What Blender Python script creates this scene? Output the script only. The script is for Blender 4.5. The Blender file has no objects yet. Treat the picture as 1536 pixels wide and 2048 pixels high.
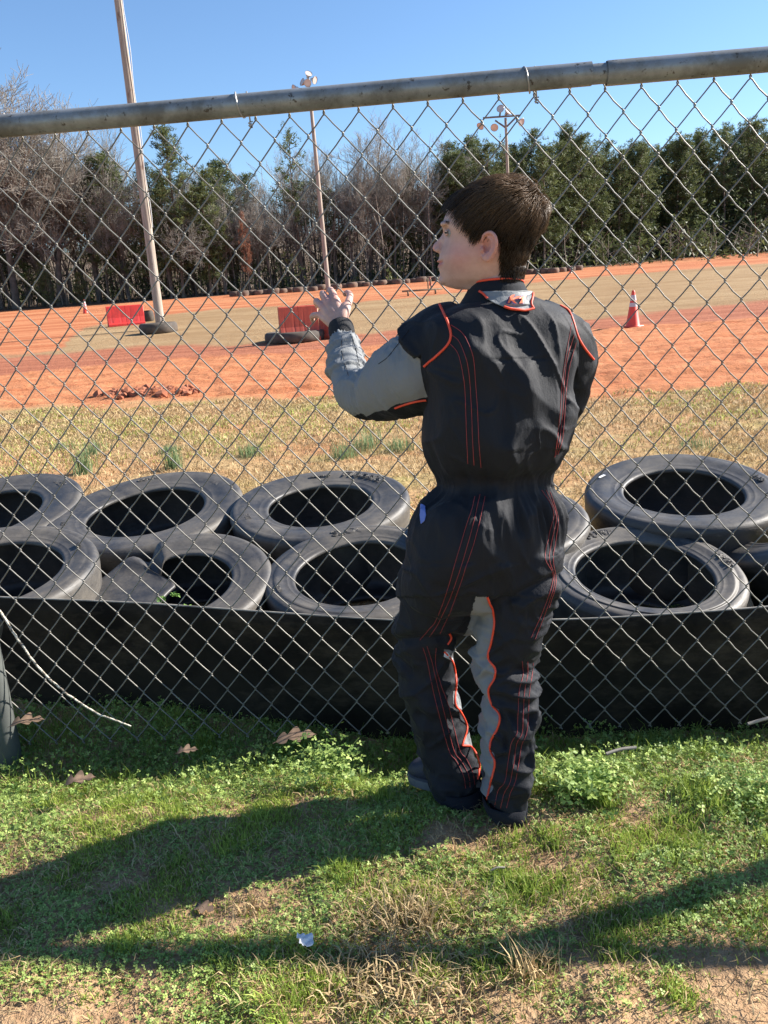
import bpy, bmesh, math, random
import numpy as np
from mathutils import Vector, Matrix, Euler
from mathutils.bvhtree import BVHTree
R = math.radians
rng = np.random.default_rng(7)
random.seed(7)
scene = bpy.context.scene
COL = scene.collection

# ---------------------------------------------------------------- camera
CAM_H, PITCH, ROLL, FPX = 1.12, R(15.0), R(4.0), 1661.0
cam_data = bpy.data.cameras.new('camera')
cam = bpy.data.objects.new('camera', cam_data)
COL.objects.link(cam)
scene.camera = cam
cam_data.sensor_fit = 'VERTICAL'
cam_data.sensor_height = 24.0
cam_data.lens = 24.0 * FPX / 2048
cam_data.clip_start = 0.05
cam_data.clip_end = 2000
cam.matrix_world = Matrix.Translation((0, 0, CAM_H)) @ Matrix.Rotation(R(90) - PITCH, 4, 'X') @ Matrix.Rotation(-ROLL, 4, 'Z')

# ---------------------------------------------------------------- sky and sun
SUN = Vector((1.62, 0.44, 1.0)).normalized()
el = math.asin(SUN.z)
world = bpy.data.worlds.new('World')
scene.world = world
world.use_nodes = True
nt = world.node_tree
sky = nt.nodes.new('ShaderNodeTexSky')
sky.sky_type = 'NISHITA'
sky.sun_disc = False
sky.sun_elevation = el
sky.sun_rotation = math.atan2(SUN.x, SUN.y)
sky.air_density = 1.0
sky.dust_density = 0.1
sky.ozone_density = 5.5
bg = nt.nodes['Background']
bg.inputs['Strength'].default_value = 0.074
nt.links.new(sky.outputs[0], bg.inputs['Color'])
sd = bpy.data.lights.new('sun', 'SUN')
sd.energy = 5.0
sd.angle = R(0.5)
sd.color = (1.0, 0.94, 0.86)
so = bpy.data.objects.new('sun', sd)
so.rotation_euler = SUN.to_track_quat('Z', 'Y').to_euler()
COL.objects.link(so)
scene.view_settings.view_transform = 'Standard'
scene.view_settings.look = 'None'
scene.view_settings.exposure = 1.42
scene.view_settings.gamma = 1
scene.view_settings.use_curve_mapping = False

# ---------------------------------------------------------------- helpers
def ray(px, py):
    """direction (scaled so that y = 1) of the sight line through a point of the photograph"""
    u, v = px - 768.0, 1024.0 - py
    X = u * math.cos(ROLL) + v * math.sin(ROLL)
    Y = -u * math.sin(ROLL) + v * math.cos(ROLL)
    d = np.array([X, FPX * math.cos(PITCH) + Y * math.sin(PITCH), -FPX * math.sin(PITCH) + Y * math.cos(PITCH)])
    return d / d[1]
def W(px, py, Y):
    return ray(px, py) * Y + np.array([0, 0, CAM_H])
def G(px, py, z=0.0):
    d = ray(px, py)
    return d * ((z - CAM_H) / d[2]) + np.array([0, 0, CAM_H])
def proj(P):
    P = np.asarray(P, float)
    q = P - np.array([0, 0, CAM_H])
    c, s = math.cos(PITCH), math.sin(PITCH)
    d = q[..., 1] * c - q[..., 2] * s
    u = q[..., 1] * s + q[..., 2] * c
    X, Y = FPX * q[..., 0] / d, FPX * u / d
    cr, sr = math.cos(ROLL), math.sin(ROLL)
    return 768 + X * cr - Y * sr, 1024 - (X * sr + Y * cr)

def _h(ix, iy, iz, seed):
    n = (ix.astype(np.int64) * 374761393 + iy.astype(np.int64) * 668265263 + iz.astype(np.int64) * 2147483647 + seed * 1274126177) & 0xFFFFFFFF
    n = ((n ^ (n >> 13)) * 1274126177) & 0xFFFFFFFF
    n = (n ^ (n >> 16)) & 0xFFFFFFFF
    return n / 4294967295.0
def noise(x, y, z=None, seed=0):
    x = np.asarray(x, float); y = np.asarray(y, float)
    z = np.zeros_like(x) if z is None else np.asarray(z, float)
    fx, fy, fz = np.floor(x), np.floor(y), np.floor(z)
    tx, ty, tz = x - fx, y - fy, z - fz
    tx, ty, tz = [t * t * (3 - 2 * t) for t in (tx, ty, tz)]
    r = 0
    for dx in (0, 1):
        for dy in (0, 1):
            for dz in (0, 1):
                w = (tx if dx else 1 - tx) * (ty if dy else 1 - ty) * (tz if dz else 1 - tz)
                r = r + w * _h(fx + dx, fy + dy, fz + dz, seed)
    return r * 2 - 1
def fbm(x, y, z=None, o=4, seed=0):
    r, a = 0, 1.0
    for k in range(o):
        r = r + a * noise(np.asarray(x) * 2 ** k, np.asarray(y) * 2 ** k, None if z is None else np.asarray(z) * 2 ** k, seed + k)
        a *= 0.5
    return r
def sstep(a, b, x):
    t = np.clip((np.asarray(x, float) - a) / (b - a), 0, 1)
    return t * t * (3 - 2 * t)

def tag(o, label=None, cat=None, group=None, kind=None):
    if label: o['label'] = label
    if cat: o['category'] = cat
    if group: o['group'] = group
    if kind: o['kind'] = kind
    return o
def mk(name, V, F, mat=None, parent=None, smooth=True, loc=None, attr=None, mats=None, midx=None):
    me = bpy.data.meshes.new(name)
    if isinstance(F, np.ndarray) and F.ndim == 2:
        V = np.asarray(V, np.float32); F = F.astype(np.int32)
        me.vertices.add(len(V)); me.vertices.foreach_set('co', V.ravel())
        me.loops.add(F.size); me.loops.foreach_set('vertex_index', F.ravel())
        me.polygons.add(len(F))
        me.polygons.foreach_set('loop_start', np.arange(0, F.size, F.shape[1], dtype=np.int32))
        me.update(calc_edges=True)
        me.validate()
    else:
        me.from_pydata([tuple(map(float, v)) for v in V], [], [tuple(map(int, f)) for f in F])
        me.update()
    if mats:
        for m_ in mats: me.materials.append(m_)
        if midx is not None: me.polygons.foreach_set('material_index', np.asarray(midx, np.int32))
    elif mat: me.materials.append(mat)
    if smooth: me.polygons.foreach_set('use_smooth', np.ones(len(me.polygons), bool))
    if attr:
        for k, a in attr.items():
            at = me.attributes.new(k, 'FLOAT', 'POINT')
            at.data.foreach_set('value', np.asarray(a, np.float32))
    o = bpy.data.objects.new(name, me)
    COL.objects.link(o)
    if parent: o.parent = parent
    if loc is not None: o.location = loc
    return o
def empty(name, loc=(0, 0, 0), rz=0, **k):
    o = bpy.data.objects.new(name, None)
    o.empty_display_size = 0.1
    COL.objects.link(o)
    o.location = tuple(map(float, loc)); o.rotation_euler = (0, 0, rz)
    return tag(o, **k)
def copy_tree(o, parent=None):
    c = o.copy(); COL.objects.link(c); c.parent = parent
    for ch in list(o.children): copy_tree(ch, c)
    return c
def weld_quads(Vs, Fs):
    V, F, n = [], [], 0
    for v, f in zip(Vs, Fs):
        V.append(np.asarray(v, float)); F.append(np.asarray(f) + n); n += len(v)
    return np.concatenate(V), np.concatenate(F)
def tube(path, rad, n=6, cap=True, up=None):
    """quad tube along a polyline"""
    P = np.asarray(path, float); m = len(P)
    rad = np.broadcast_to(np.asarray(rad, float), (m,))
    T = np.gradient(P, axis=0); T /= np.linalg.norm(T, axis=1)[:, None] + 1e-12
    a = np.array(up if up is not None else ((0, 0, 1) if abs(T[0][2]) < 0.9 else (1, 0, 0)), float)
    V = []
    for i in range(m):
        b = a - T[i] * a.dot(T[i]); b /= np.linalg.norm(b) + 1e-12
        c = np.cross(T[i], b); a = b
        th = np.arange(n) * 2 * math.pi / n
        V.append(P[i] + rad[i] * (np.cos(th)[:, None] * b + np.sin(th)[:, None] * c))
    V = np.concatenate(V)
    i = np.arange(m - 1)[:, None] * n; j = np.arange(n)[None]; k = (j + 1) % n
    F = np.stack([i + j, i + k, i + n + k, i + n + j], -1).reshape(-1, 4)
    if cap:
        for base, flip in ((0, 1), ((m - 1) * n, 0)):
            c = len(V); V = np.vstack([V, P[0 if flip else -1]])
            q = [[c, base + (j2 + 1) % n, base + j2, c] if flip else [c, base + j2, base + (j2 + 1) % n, c] for j2 in range(n)]
            F = np.vstack([F, np.array(q)])
    return V, F
def tubes_obj(name, paths, rads, mat, parent=None, n=6, smooth=True):
    Vs, Fs = zip(*[tube(p, r, n, cap=False) for p, r in zip(paths, rads)])
    V, F = weld_quads(Vs, Fs)
    return mk(name, V, F, mat, parent, smooth)
def resample(P, step):
    P = np.asarray(P, float)
    L = np.r_[0, np.cumsum(np.linalg.norm(np.diff(P, axis=0), axis=1))]
    n = max(2, int(L[-1] / step) + 1)
    t = np.linspace(0, L[-1], n)
    return np.stack([np.interp(t, L, P[:, k]) for k in range(P.shape[1])], 1)
def catmull(P, per=8):
    P = np.asarray(P, float)
    Q = np.vstack([2 * P[0] - P[1], P, 2 * P[-1] - P[-2]])
    out = []
    for i in range(1, len(Q) - 2):
        for t in np.linspace(0, 1, per, endpoint=False):
            out.append(0.5 * (2 * Q[i] + (Q[i + 1] - Q[i - 1]) * t + (2 * Q[i - 1] - 5 * Q[i] + 4 * Q[i + 1] - Q[i + 2]) * t * t + (-Q[i - 1] + 3 * Q[i] - 3 * Q[i + 1] + Q[i + 2]) * t ** 3))
    out.append(P[-1])
    return np.array(out)

# ---------------------------------------------------------------- materials
class NT:
    def __init__(s, name):
        s.m = bpy.data.materials.new(name); s.m.use_nodes = True
        s.t = s.m.node_tree; s.b = s.t.nodes['Principled BSDF']
    def n(s, typ, **k):
        o = s.t.nodes.new('ShaderNode' + typ)
        for a, v in k.items():
            if a in o.inputs: o.inputs[a].default_value = v
            else: setattr(o, a, v)
        return o
    def l(s, a, b): s.t.links.new(a, b)
    def set(s, **k):
        for a, v in k.items():
            i = s.b.inputs[a.replace('_', ' ')]
            if hasattr(v, 'is_output'): s.l(v, i)
            else: i.default_value = v
    def coord(s, kind='Object'): return s.n('TexCoord').outputs[kind]
    def noise(s, scale, detail=4, rough=0.55, vec=None, stretch=None):
        v = vec or s.coord()
        if stretch:
            mp = s.n('Mapping'); mp.inputs['Scale'].default_value = stretch
            s.l(v, mp.inputs[0]); v = mp.outputs[0]
        o = s.n('TexNoise'); o.inputs['Scale'].default_value = scale
        o.inputs['Detail'].default_value = detail; o.inputs['Roughness'].default_value = rough
        s.l(v, o.inputs['Vector']); return o.outputs['Fac']
    def ramp(s, fac, stops):
        r = s.n('ValToRGB'); s.l(fac, r.inputs[0]); e = r.color_ramp.elements
        while len(e) < len(stops): e.new(0.5)
        for q, (p, c) in zip(e, stops): q.position = p; q.color = (*c, 1) if len(c) == 3 else c
        return r.outputs[0]
    def mix(s, fac, a, b):
        m = s.n('Mix'); m.data_type = 'RGBA'
        for v, i in ((fac, m.inputs[0]), (a, m.inputs[6]), (b, m.inputs[7])):
            if hasattr(v, 'is_output'): s.l(v, i)
            else: i.default_value = v if isinstance(v, (int, float)) else (*v, 1)
        return m.outputs[2]
    def math(s, op, a, b=0.0, c=0.0):
        m = s.n('Math'); m.operation = op
        for v, i in zip((a, b, c), m.inputs):
            if hasattr(v, 'is_output'): s.l(v, i)
            else: i.default_value = v
        return m.outputs[0]
    def attr(s, name):
        a = s.n('Attribute'); a.attribute_name = name; return a.outputs['Fac']
    def bump(s, h, strength=0.5, dist=0.01, normal=None):
        b = s.n('Bump'); b.inputs['Strength'].default_value = strength; b.inputs['Distance'].default_value = dist
        s.l(h, b.inputs['Height'])
        if normal: s.l(normal, b.inputs['Normal'])
        s.l(b.outputs[0], s.b.inputs['Normal']); return b.outputs[0]
def simple(name, c1, c2=None, scale=8, rough=0.6, metal=0.0, bump=0.0, bscale=60, bdist=0.003, detail=5, stretch=None, spec=0.5):
    t = NT(name)
    if c2 is None: t.set(Base_Color=(*c1, 1))
    else: t.set(Base_Color=t.ramp(t.noise(scale, detail, stretch=stretch), [(0.3, c1), (0.7, c2)]))
    t.set(Roughness=rough, Metallic=metal)
    t.b.inputs['Specular IOR Level'].default_value = spec
    if bump: t.bump(t.noise(bscale, 4, stretch=stretch), bump, bdist)
    return t.m
def leafmat(name, lo, hi, trans=0.3, rough=0.6):
    t = NT(name)
    c = t.ramp(t.attr('tint'), [(0.0, lo), (1.0, hi)])
    t.set(Base_Color=c, Roughness=rough)
    t.b.inputs['Specular IOR Level'].default_value = 0.25
    if trans:
        tr = t.n('BsdfTranslucent'); t.l(c, tr.inputs[0])
        mx = t.n('MixShader'); mx.inputs[0].default_value = trans
        t.l(t.b.outputs[0], mx.inputs[1]); t.l(tr.outputs[0], mx.inputs[2])
        t.l(mx.outputs[0], t.t.nodes['Material Output'].inputs[0])
    return t.m
# ================================================================ terrain
def tz(x, y):
    x = np.asarray(x, float); y = np.asarray(y, float)
    t = np.maximum(0, y - 13)
    z = 0.034 * t * sstep(0, 8, t)
    z = np.where(y > 90, z, z)
    return z
def far_z(x, y):                       # small scale relief
    r = np.hypot(x, y)
    near = 1 - sstep(2.2, 3.2, y)
    z = tz(x, y) - .135 * np.exp(-((y - 2.03) / .26) ** 2) * (1 + .15 * noise(x * 3, y * 0, seed=8))
    z = z + near * (0.012 * fbm(x * 3, y * 3, seed=3) + 0.006 * fbm(x * 14, y * 14, seed=5, o=3))
    mid = sstep(2.2, 3.2, y) * (1 - sstep(9, 14, r))
    z = z + mid * 0.02 * fbm(x * 1.2, y * 1.2, seed=9)
    return z
def ground_hit(px, py):
    d = ray(px, py); Y = 1.0
    for k in range(4000):
        P = d * Y + [0, 0, CAM_H]
        if P[2] < tz(P[0], P[1]): return P
        Y *= 1.004
    return P
def boundary(pts):
    H = np.array([ground_hit(*p) for p in pts])
    th = np.arctan2(H[:, 0], H[:, 1]); r = np.hypot(H[:, 0], H[:, 1])
    return lambda x, y: np.interp(np.arctan2(x, y), th, r)
b_grass = boundary([(-300, 830), (0, 812), (200, 815), (420, 800), (600, 800), (800, 792), (1200, 790), (1400, 780), (1536, 775), (1900, 765)])
b_red = boundary([(-300, 775), (0, 752), (330, 724), (650, 700), (850, 675), (1180, 662), (1260, 655), (1536, 632), (1900, 610)])
b_inf = boundary([(-300, 730), (0, 715), (120, 708), (330, 692), (540, 688), (700, 672), (850, 655), (1190, 640), (1400, 615), (1536, 600), (1900, 570)])
b_far = boundary([(-300, 722), (0, 712), (118, 700), (170, 655), (300, 634), (430, 618), (700, 605), (850, 592), (1060, 566), (1200, 553), (1536, 526), (1900, 500)])
b_wood = boundary([(-300, 642), (0, 622), (300, 602), (600, 580), (900, 556), (1100, 543), (1300, 523), (1536, 503), (1900, 480)])

nr = 520; na = 420
rr = np.concatenate([np.linspace(0.3, 3.2, 150), 3.2 * (260 / 3.2) ** (np.linspace(0, 1, nr - 150 + 1)[1:])])
aa = np.linspace(R(-62), R(62), na)
A, RR = np.meshgrid(aa, rr)
gx, gy = RR * np.sin(A), RR * np.cos(A)
rad = RR.copy()
wob = rad * (1 + 0.02 * fbm(gx * .9, gy * .9, seed=21)) + 0.35 * fbm(gx * 1.3, gy * 1.3, seed=22) * (rad > 4)
def zone(b, w): 
    bb = b(gx, gy); return sstep(-w, w, (wob - bb) / bb)
z_grass = 1 - zone(b_grass, 0.05)
z_red = zone(b_red, 0.012)
z_inf = zone(b_inf, 0.02) * (1 - zone(b_far, 0.02))
z_far = zone(b_far, 0.02)
z_wood = zone(b_wood, 0.008)
gz = far_z(gx, gy)
# clods and tyre ruts of the loose dirt, banked outer edge of the track
dirt = (1 - z_grass) * (1 - z_inf) * (1 - sstep(30, 45, rad)) * (1 - z_red)
gz = gz + dirt * (0.035 * fbm(gx * .35, gy * 3.5, seed=31) + 0.02 * fbm(gx * 5, gy * 6, seed=33))
mound = np.array([ground_hit(x, 793)[:2] for x in (228, 262, 300, 335)])
for mx, my in mound:
    gz = gz + 0.030 * np.exp(-(((gx - mx) / 0.40) ** 2 + ((gy - my) / 0.28) ** 2)) * (1 + 1.1 * fbm(gx * 9, gy * 9, seed=41))
gz = gz + 4.5 * sstep(14, 45, rad - b_wood(gx, gy)) * (1 + .15 * noise(gx * .08, gy * .08, seed=44))   # wooded rise behind the trees
V = np.stack([gx, gy, gz], -1).reshape(-1, 3)
i = np.arange(nr - 1)[:, None] * na; j = np.arange(na - 1)[None]
F = np.stack([i + j, i + j + 1, i + na + j + 1, i + na + j], -1).reshape(-1, 4)[:, ::-1]
mnd = sum(np.exp(-(((gx - mx) / 0.3) ** 2 + ((gy - my) / 0.2) ** 2)) for mx, my in mound)

t = NT('ground')
co = t.coord()
n1 = t.noise(1.1, 6, vec=co); n2 = t.noise(9, 6, 0.65, vec=co); n3 = t.noise(60, 4, 0.7, vec=co)
str_ = t.noise(1.3, 6, 0.6, vec=co, stretch=(0.25, 3.2, 1))
near_soil = t.mix(t.ramp(n2, [(0.35, (0, 0, 0)), (0.65, (1, 1, 1))]), (0.22, 0.125, 0.066), (0.39, 0.245, 0.135))
near_soil = t.mix(t.ramp(n3, [(0.3, (0, 0, 0)), (0.7, (1, 1, 1))]), near_soil, t.mix(0.5, near_soil, (0.48, 0.34, 0.20)))
straw = t.mix(t.ramp(n2, [(0.35, (0, 0, 0)), (0.7, (1, 1, 1))]), (0.31, 0.19, 0.09), (0.46, 0.33, 0.165))
straw = t.mix(t.ramp(n1, [(0.45, (0, 0, 0)), (0.75, (1, 1, 1))]), straw, (0.44, 0.21, 0.10))
straw = t.mix(t.ramp(t.noise(.8, 5, .6, vec=co), [(0.52, (0, 0, 0)), (0.72, (1, 1, 1))]), straw, (0.26, 0.27, 0.08))
orange = t.mix(t.ramp(str_, [(0.35, (0, 0, 0)), (0.65, (1, 1, 1))]), (0.33, 0.105, 0.044), (0.56, 0.255, 0.125))
orange = t.mix(t.ramp(n2, [(0.4, (0, 0, 0)), (0.62, (1, 1, 1))]), orange, (0.44, 0.17, 0.076))
clod = t.ramp(t.noise(7, 6, .75, vec=co, stretch=(.6, 2.2, 1)), [(.60, (0, 0, 0)), (.68, (.75, .75, .75))])
orange = t.mix(clod, orange, (0.27, 0.095, 0.045))
red = t.mix(t.ramp(str_, [(0.4, (0, 0, 0)), (0.6, (1, 1, 1))]), (0.28, 0.098, 0.055), (0.37, 0.145, 0.082))
inf = t.mix(t.ramp(t.noise(0.35, 7, 0.65, vec=co, stretch=(0.5, 1.5, 1)), [(0.38, (0, 0, 0)), (0.62, (1, 1, 1))]), (0.27, 0.175, 0.092), (0.38, 0.27, 0.15))
inf = t.mix(t.ramp(t.noise(3, 6, 0.75, vec=co), [(0.35, (0, 0, 0)), (0.7, (1, 1, 1))]), t.mix(.5, inf, (0.24, 0.14, 0.06)), inf)
inf = t.mix(t.ramp(t.noise(1.1, 6, .7, vec=co, stretch=(.35, 1.6, 1)), [(.56, (0, 0, 0)), (.70, (.6, .6, .6))]), inf, (0.24, 0.15, 0.075))
litter = t.mix(n2, (0.09, 0.062, 0.04), (0.17, 0.12, 0.08))
far = t.mix(t.ramp(t.noise(.5, 5, vec=co, stretch=(.3, 2, 1)), [(0.42, (0, 0, 0)), (0.58, (1, 1, 1))]), (0.38, 0.13, 0.058), (0.48, 0.205, 0.098))
c = t.mix(t.attr('near'), straw, near_soil)
c = t.mix(t.attr('grass'), orange, c)
c = t.mix(t.attr('red'), c, red)
c = t.mix(t.attr('infield'), c, inf)
c = t.mix(t.attr('far'), c, far)
c = t.mix(t.attr('wood'), c, litter)
c = t.mix(t.attr('mound'), c, t.mix(n3, (0.20, 0.06, 0.03), (0.36, 0.12, 0.05)))
t.set(Base_Color=c, Roughness=0.95)
t.b.inputs['Specular IOR Level'].default_value = 0.1
b1 = t.bump(n3, 0.7, 0.012)
t.bump(n2, 0.7, 0.05, normal=b1)
fl = lambda a: a.ravel()
ground = mk('ground', V, F, t.m, attr=dict(near=fl(1 - sstep(2.4, 3.0, gy)), grass=fl(z_grass), red=fl(z_red), infield=fl(z_inf), far=fl(z_far), wood=fl(z_wood), mound=fl(np.clip(mnd, 0, 1) * .8)))
tag(ground, kind='structure')
# the same ground seen beyond the polar sheet (behind the viewer and to the horizon)
base = mk('terrain', [(-900, -900, -0.5), (900, -900, -0.5), (900, 1300, -0.5), (-900, 1300, -0.5)], [(0, 1, 2, 3)], simple('terrain_soil', (0.26, 0.16, 0.08), (0.2, 0.2, 0.07), 0.8, 0.95))
tag(base, kind='structure')
# ================================================================ chain link fence
FD, FYAW = 2.05, R(4.23)
FV = np.array([math.cos(FYAW), -math.sin(FYAW), 0]); FN = np.array([-math.sin(FYAW), -math.cos(FYAW), 0])  # along, towards viewer
FO = np.array([0, FD, 0.0])
def FP(s, z, n=0.0): return FO + FV * s + FN * n + np.array([0, 0, z])
k_ = FD / 1.8
MW, MV, S0, Z0 = 0.06992 * k_, 0.08454 * k_, -0.41545 * k_, CAM_H + 0.34956 * k_
galv = NT('galvanised_wire')
galv.set(Base_Color=galv.ramp(galv.noise(30, 4), [(0.3, (0.15, 0.14, 0.12)), (0.7, (0.27, 0.255, 0.225))]), Roughness=0.5, Metallic=0.3)
wire_m = galv.m
g = NT('galvanised_pipe')
cc = g.coord()
stain = g.ramp(g.noise(9, 7, 0.7, vec=cc, stretch=(1, 1, 1)), [(0.42, (0, 0, 0)), (0.62, (1, 1, 1))])
colr = g.mix(stain, (0.29, 0.30, 0.30), (0.16, 0.155, 0.14))
colr = g.mix(g.ramp(g.noise(70, 3, 0.6, vec=cc), [(0.62, (0, 0, 0)), (0.70, (1, 1, 1))]), colr, (0.07, 0.06, 0.05))
g.set(Base_Color=colr, Roughness=g.ramp(stain, [(0, (.38,) * 3), (1, (.6,) * 3)]), Metallic=0.35)
g.bump(g.noise(120, 3, vec=cc), 0.15, 0.001)
pipe_m = g.m
fence = empty('chain_link_fence', FP(0, 0), 0, label='galvanised chain link fence with a pipe top rail between boy and tyres', cat='fence')
def fk(o):                       # keep world placement under the fence empty
    o.parent = fence; o.matrix_parent_inverse = Matrix.Translation(fence.location).inverted(); return o
RAIL_R = 0.0245
rail_z = Z0 + 0.027
# rail follows the photograph's line; the joint sleeve sits right of the boy
sj0 = [s for s in np.linspace(-2, 3, 2001) if proj(FP(s, rail_z))[0] >= 1182][0]
sj1 = [s for s in np.linspace(-2, 3, 2001) if proj(FP(s, rail_z))[0] >= 1212][0]
P = [FP(s, rail_z + 0.0015 * math.sin(s * 3)) for s in np.linspace(-3.2, sj0, 40)]
fk(mk('top_rail', *tube(P, RAIL_R, 28), pipe_m))
P = [FP(s, rail_z) for s in (sj0 - .001, sj0 + .006, sj1 - .004, sj1 + .03)]
fk(mk('rail_joint', *tube(P, [RAIL_R - .0035] * 4, 28), pipe_m))
P = [FP(s, rail_z - 0.0005) for s in np.r_[sj1, sj1 + .003, np.linspace(sj1 + .02, 4.4, 30)]]
rr_ = np.full(len(P), RAIL_R + .0012); rr_[0] -= .001
fk(mk('top_rail', *tube(P, rr_, 28), pipe_m))
for x_, z0_ in ((-1.115, -0.16), (2.62, -0.1)):
    sP = x_ / FV[0]
    fk(mk('post', *tube([FP(sP, z, 0.0) for z in np.linspace(z0_, rail_z - RAIL_R * .4, 20)], 0.032, 24), simple('post_zinc', (0.12, 0.13, 0.12), (0.08, 0.085, 0.08), 12, 0.6, 0.2)))
# woven fabric: each wire is a zigzag that hooks its neighbours
def zig(kw):
    """kw: wire index; zigzags between columns kw and kw+1 (half pitches)"""
    rows = int((Z0 + 0.055) / (MV / 2)) + 1
    pts = []
    h = 0.0017
    for r_ in range(rows + 1):
        side = (kw + r_) % 2            # 0: at left column, 1: at right column
        s = S0 + (kw + side) * MW / 2
        z = Z0 - r_ * MV / 2
        sl = s * 1.0
        wav = 0.006 * math.sin(s * 2.3 + z * 1.7) * 1.0
        js = 0.0007 * noise(np.array([s * 9]), np.array([z * 9]), seed=51)[0] * 2
        jz = 0.0008 * noise(np.array([s * 9]), np.array([z * 9]), seed=52)[0] * 2
        z = z + jz; s = s + js
        ov = 0.0016
        if side == 0:                   # left corner, coming down from the right (back), leaving to lower right (front)
            pts += [(s + .0040, z + .0062, -h + wav), (s - ov, z + .0019, -h * .7 + wav), (s - ov, z - .0019, h * .7 + wav), (s + .0040, z - .0062, h + wav)]
        else:
            pts += [(s - .0040, z + .0062, h + wav), (s + ov, z + .0019, h * .7 + wav), (s + ov, z - .0019, -h * .7 + wav), (s - .0040, z - .0062, -h + wav)]
        # gentle bow of every strand
        if r_ < rows:
            sgn = 1 if side == 0 else -1
            s2 = s + sgn * MW / 4; z2 = z - MV / 4
            pts += [(s2 - sgn * .0006 - .0011 * sstep(-.1, .8, s), z2 - .0010 * sstep(-.1, .8, s), (h if side == 0 else -h) + wav)]
    pts[0] = (pts[0][0], Z0 + .012, pts[0][2])
    return [FP(a, b, c - 0.027) for a, b, c in pts]
k0 = int((-1.9 - S0) / (MW / 2)); k1 = int((3.3 - S0) / (MW / 2))
if True:
    paths = [zig(k) for k in range(k0, k1)]
    Vs, Fs = zip(*[tube(p, 0.00170, 6, cap=False) for p in paths])
    V, F = weld_quads(Vs, Fs)
    fk(mk('wire_mesh', V, F, wire_m))
# tie wires round the rail
def tie(px, twist=True):
    s = [s for s in np.linspace(-2, 3, 4001) if proj(FP(s, rail_z))[0] >= px][0]
    pts = []
    for a in np.linspace(-0.25, 1.45, 30):
        th = a * math.pi * 1.25
        pts.append(FP(s + 0.016 * (a - .2), rail_z + (RAIL_R + .002) * math.cos(th + .6), (RAIL_R + .002) * math.sin(th + .6)))
    e = pts[-1]
    e2 = FP(s + .022, rail_z - RAIL_R - .014, .002)
    pts += [0.5 * (np.array(e) + e2) + np.array([0, 0, -.004]), e2]
    for q in range(10):
        pts.append(FP(s + .022 + .004 * math.cos(q * 1.5), rail_z - RAIL_R - .012 - .0014 * q, .004 * math.sin(q * 1.5)))
    fk(mk('tie_wire', *tube(pts, 0.0019, 7), simple('tie_aluminium', (0.5, 0.48, 0.45), (0.3, 0.28, 0.26), 30, 0.4, 0.5)))
for px in (-6, 478, 1052): tie(px)

# ================================================================ rubber belt behind the fence
top_px = [(-420, 1178), (-200, 1186), (0, 1195), (150, 1201), (300, 1208), (540, 1225), (700, 1236), (800, 1241), (950, 1241), (1150, 1239), (1350, 1228), (1536, 1214), (1800, 1190)]
hts = [.315, .315, .31, .30, .285, .262, .245, .235, .228, .222, .222, .225, .225]
pts = np.array([G(x, y, h) for (x, y), h in zip(top_px, hts)])
pts = catmull(pts, 10)
V, F = [], []
n = len(pts)
tg = np.gradient(pts[:, :2], axis=0); tg /= np.linalg.norm(tg, axis=1)[:, None]
nrm = np.stack([tg[:, 1], -tg[:, 0]], 1)
rows = 10
for side in (0, 1):
    for r_ in range(rows + 1):
        f_ = r_ / rows
        for i_ in range(n):
            b_ = 0.008 * math.sin(f_ * 3 + i_ * .12) * f_
            off = nrm[i_] * ((0.004 if side == 0 else -0.004) + b_)
            V.append((pts[i_, 0] + off[0], pts[i_, 1] + off[1], pts[i_, 2] * (1 - f_) - 0.16 * f_))
S = (rows + 1) * n
for r_ in range(rows):
    for i_ in range(n - 1):
        a = r_ * n + i_
        F.append((a, a + n, a + n + 1, a + 1)); F.append((S + a, S + a + 1, S + a + n + 1, S + a + n))
for i_ in range(n - 1): F.append((i_, i_ + 1, S + i_ + 1, S + i_))
rb = NT('old_rubber_sheet')
rb.set(Base_Color=rb.ramp(rb.noise(5, 7, 0.7), [(0.35, (0.010, 0.0085, 0.007)), (0.7, (0.045, 0.037, 0.026))]), Roughness=0.9)
rb.b.inputs['Specular IOR Level'].default_value = .15
rbd = rb.ramp(rb.noise(2.2, 8, .75, stretch=(1, 1, 2.5)), [(.50, (0, 0, 0)), (.72, (1, 1, 1))])
rb.set(Base_Color=rb.mix(rbd, rb.ramp(rb.noise(5, 7, 0.7), [(0.35, (0.010, 0.0085, 0.007)), (0.7, (0.034, 0.028, 0.02))]), (0.085, 0.066, 0.045)))
rb.bump(rb.noise(25, 5), 0.3, 0.004)
belt = mk('rubber_belt', V, F, rb.m)
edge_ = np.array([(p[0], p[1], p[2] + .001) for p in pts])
eo = mk('edge_highlight', *tube(edge_, .0032, 6), simple('painted_edge_highlight', (0.10, 0.095, 0.085), (0.34, 0.32, 0.28), 14, .6), belt)  # added thin pale tube: the sunlit highlight along the belt's top, painted in
tag(belt, 'long black rubber sheet on edge between the fence foot and the tyres', 'rubber sheet')

# frayed white cord hanging from the fence to the ground at the left
cp = [(-40, 1180, 2.10), (0, 1222, 2.09), (30, 1270, 2.075), (80, 1338, 2.06), (130, 1384, 2.04), (190, 1424, 2.03), (235, 1442, 2.02), (262, 1452, 2.02)]
P = catmull([W(*p) for p in cp], 8)
rope_m = NT('frayed_cord')
rope_m.set(Base_Color=rope_m.ramp(rope_m.noise(90, 4, 0.7), [(0.40, (0.16, 0.13, 0.10)), (0.55, (0.62, 0.57, 0.46))]), Roughness=0.9)
rope_m.bump(rope_m.noise(300, 2), .6, .002)
cord = mk('cord', *tube(P + rng.normal(0, .0008, P.shape), np.linspace(.0036, .0020, len(P)), 8), rope_m.m)
tag(cord, 'frayed pale cord curving from the fence mesh down to the grass', 'cord')
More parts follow.
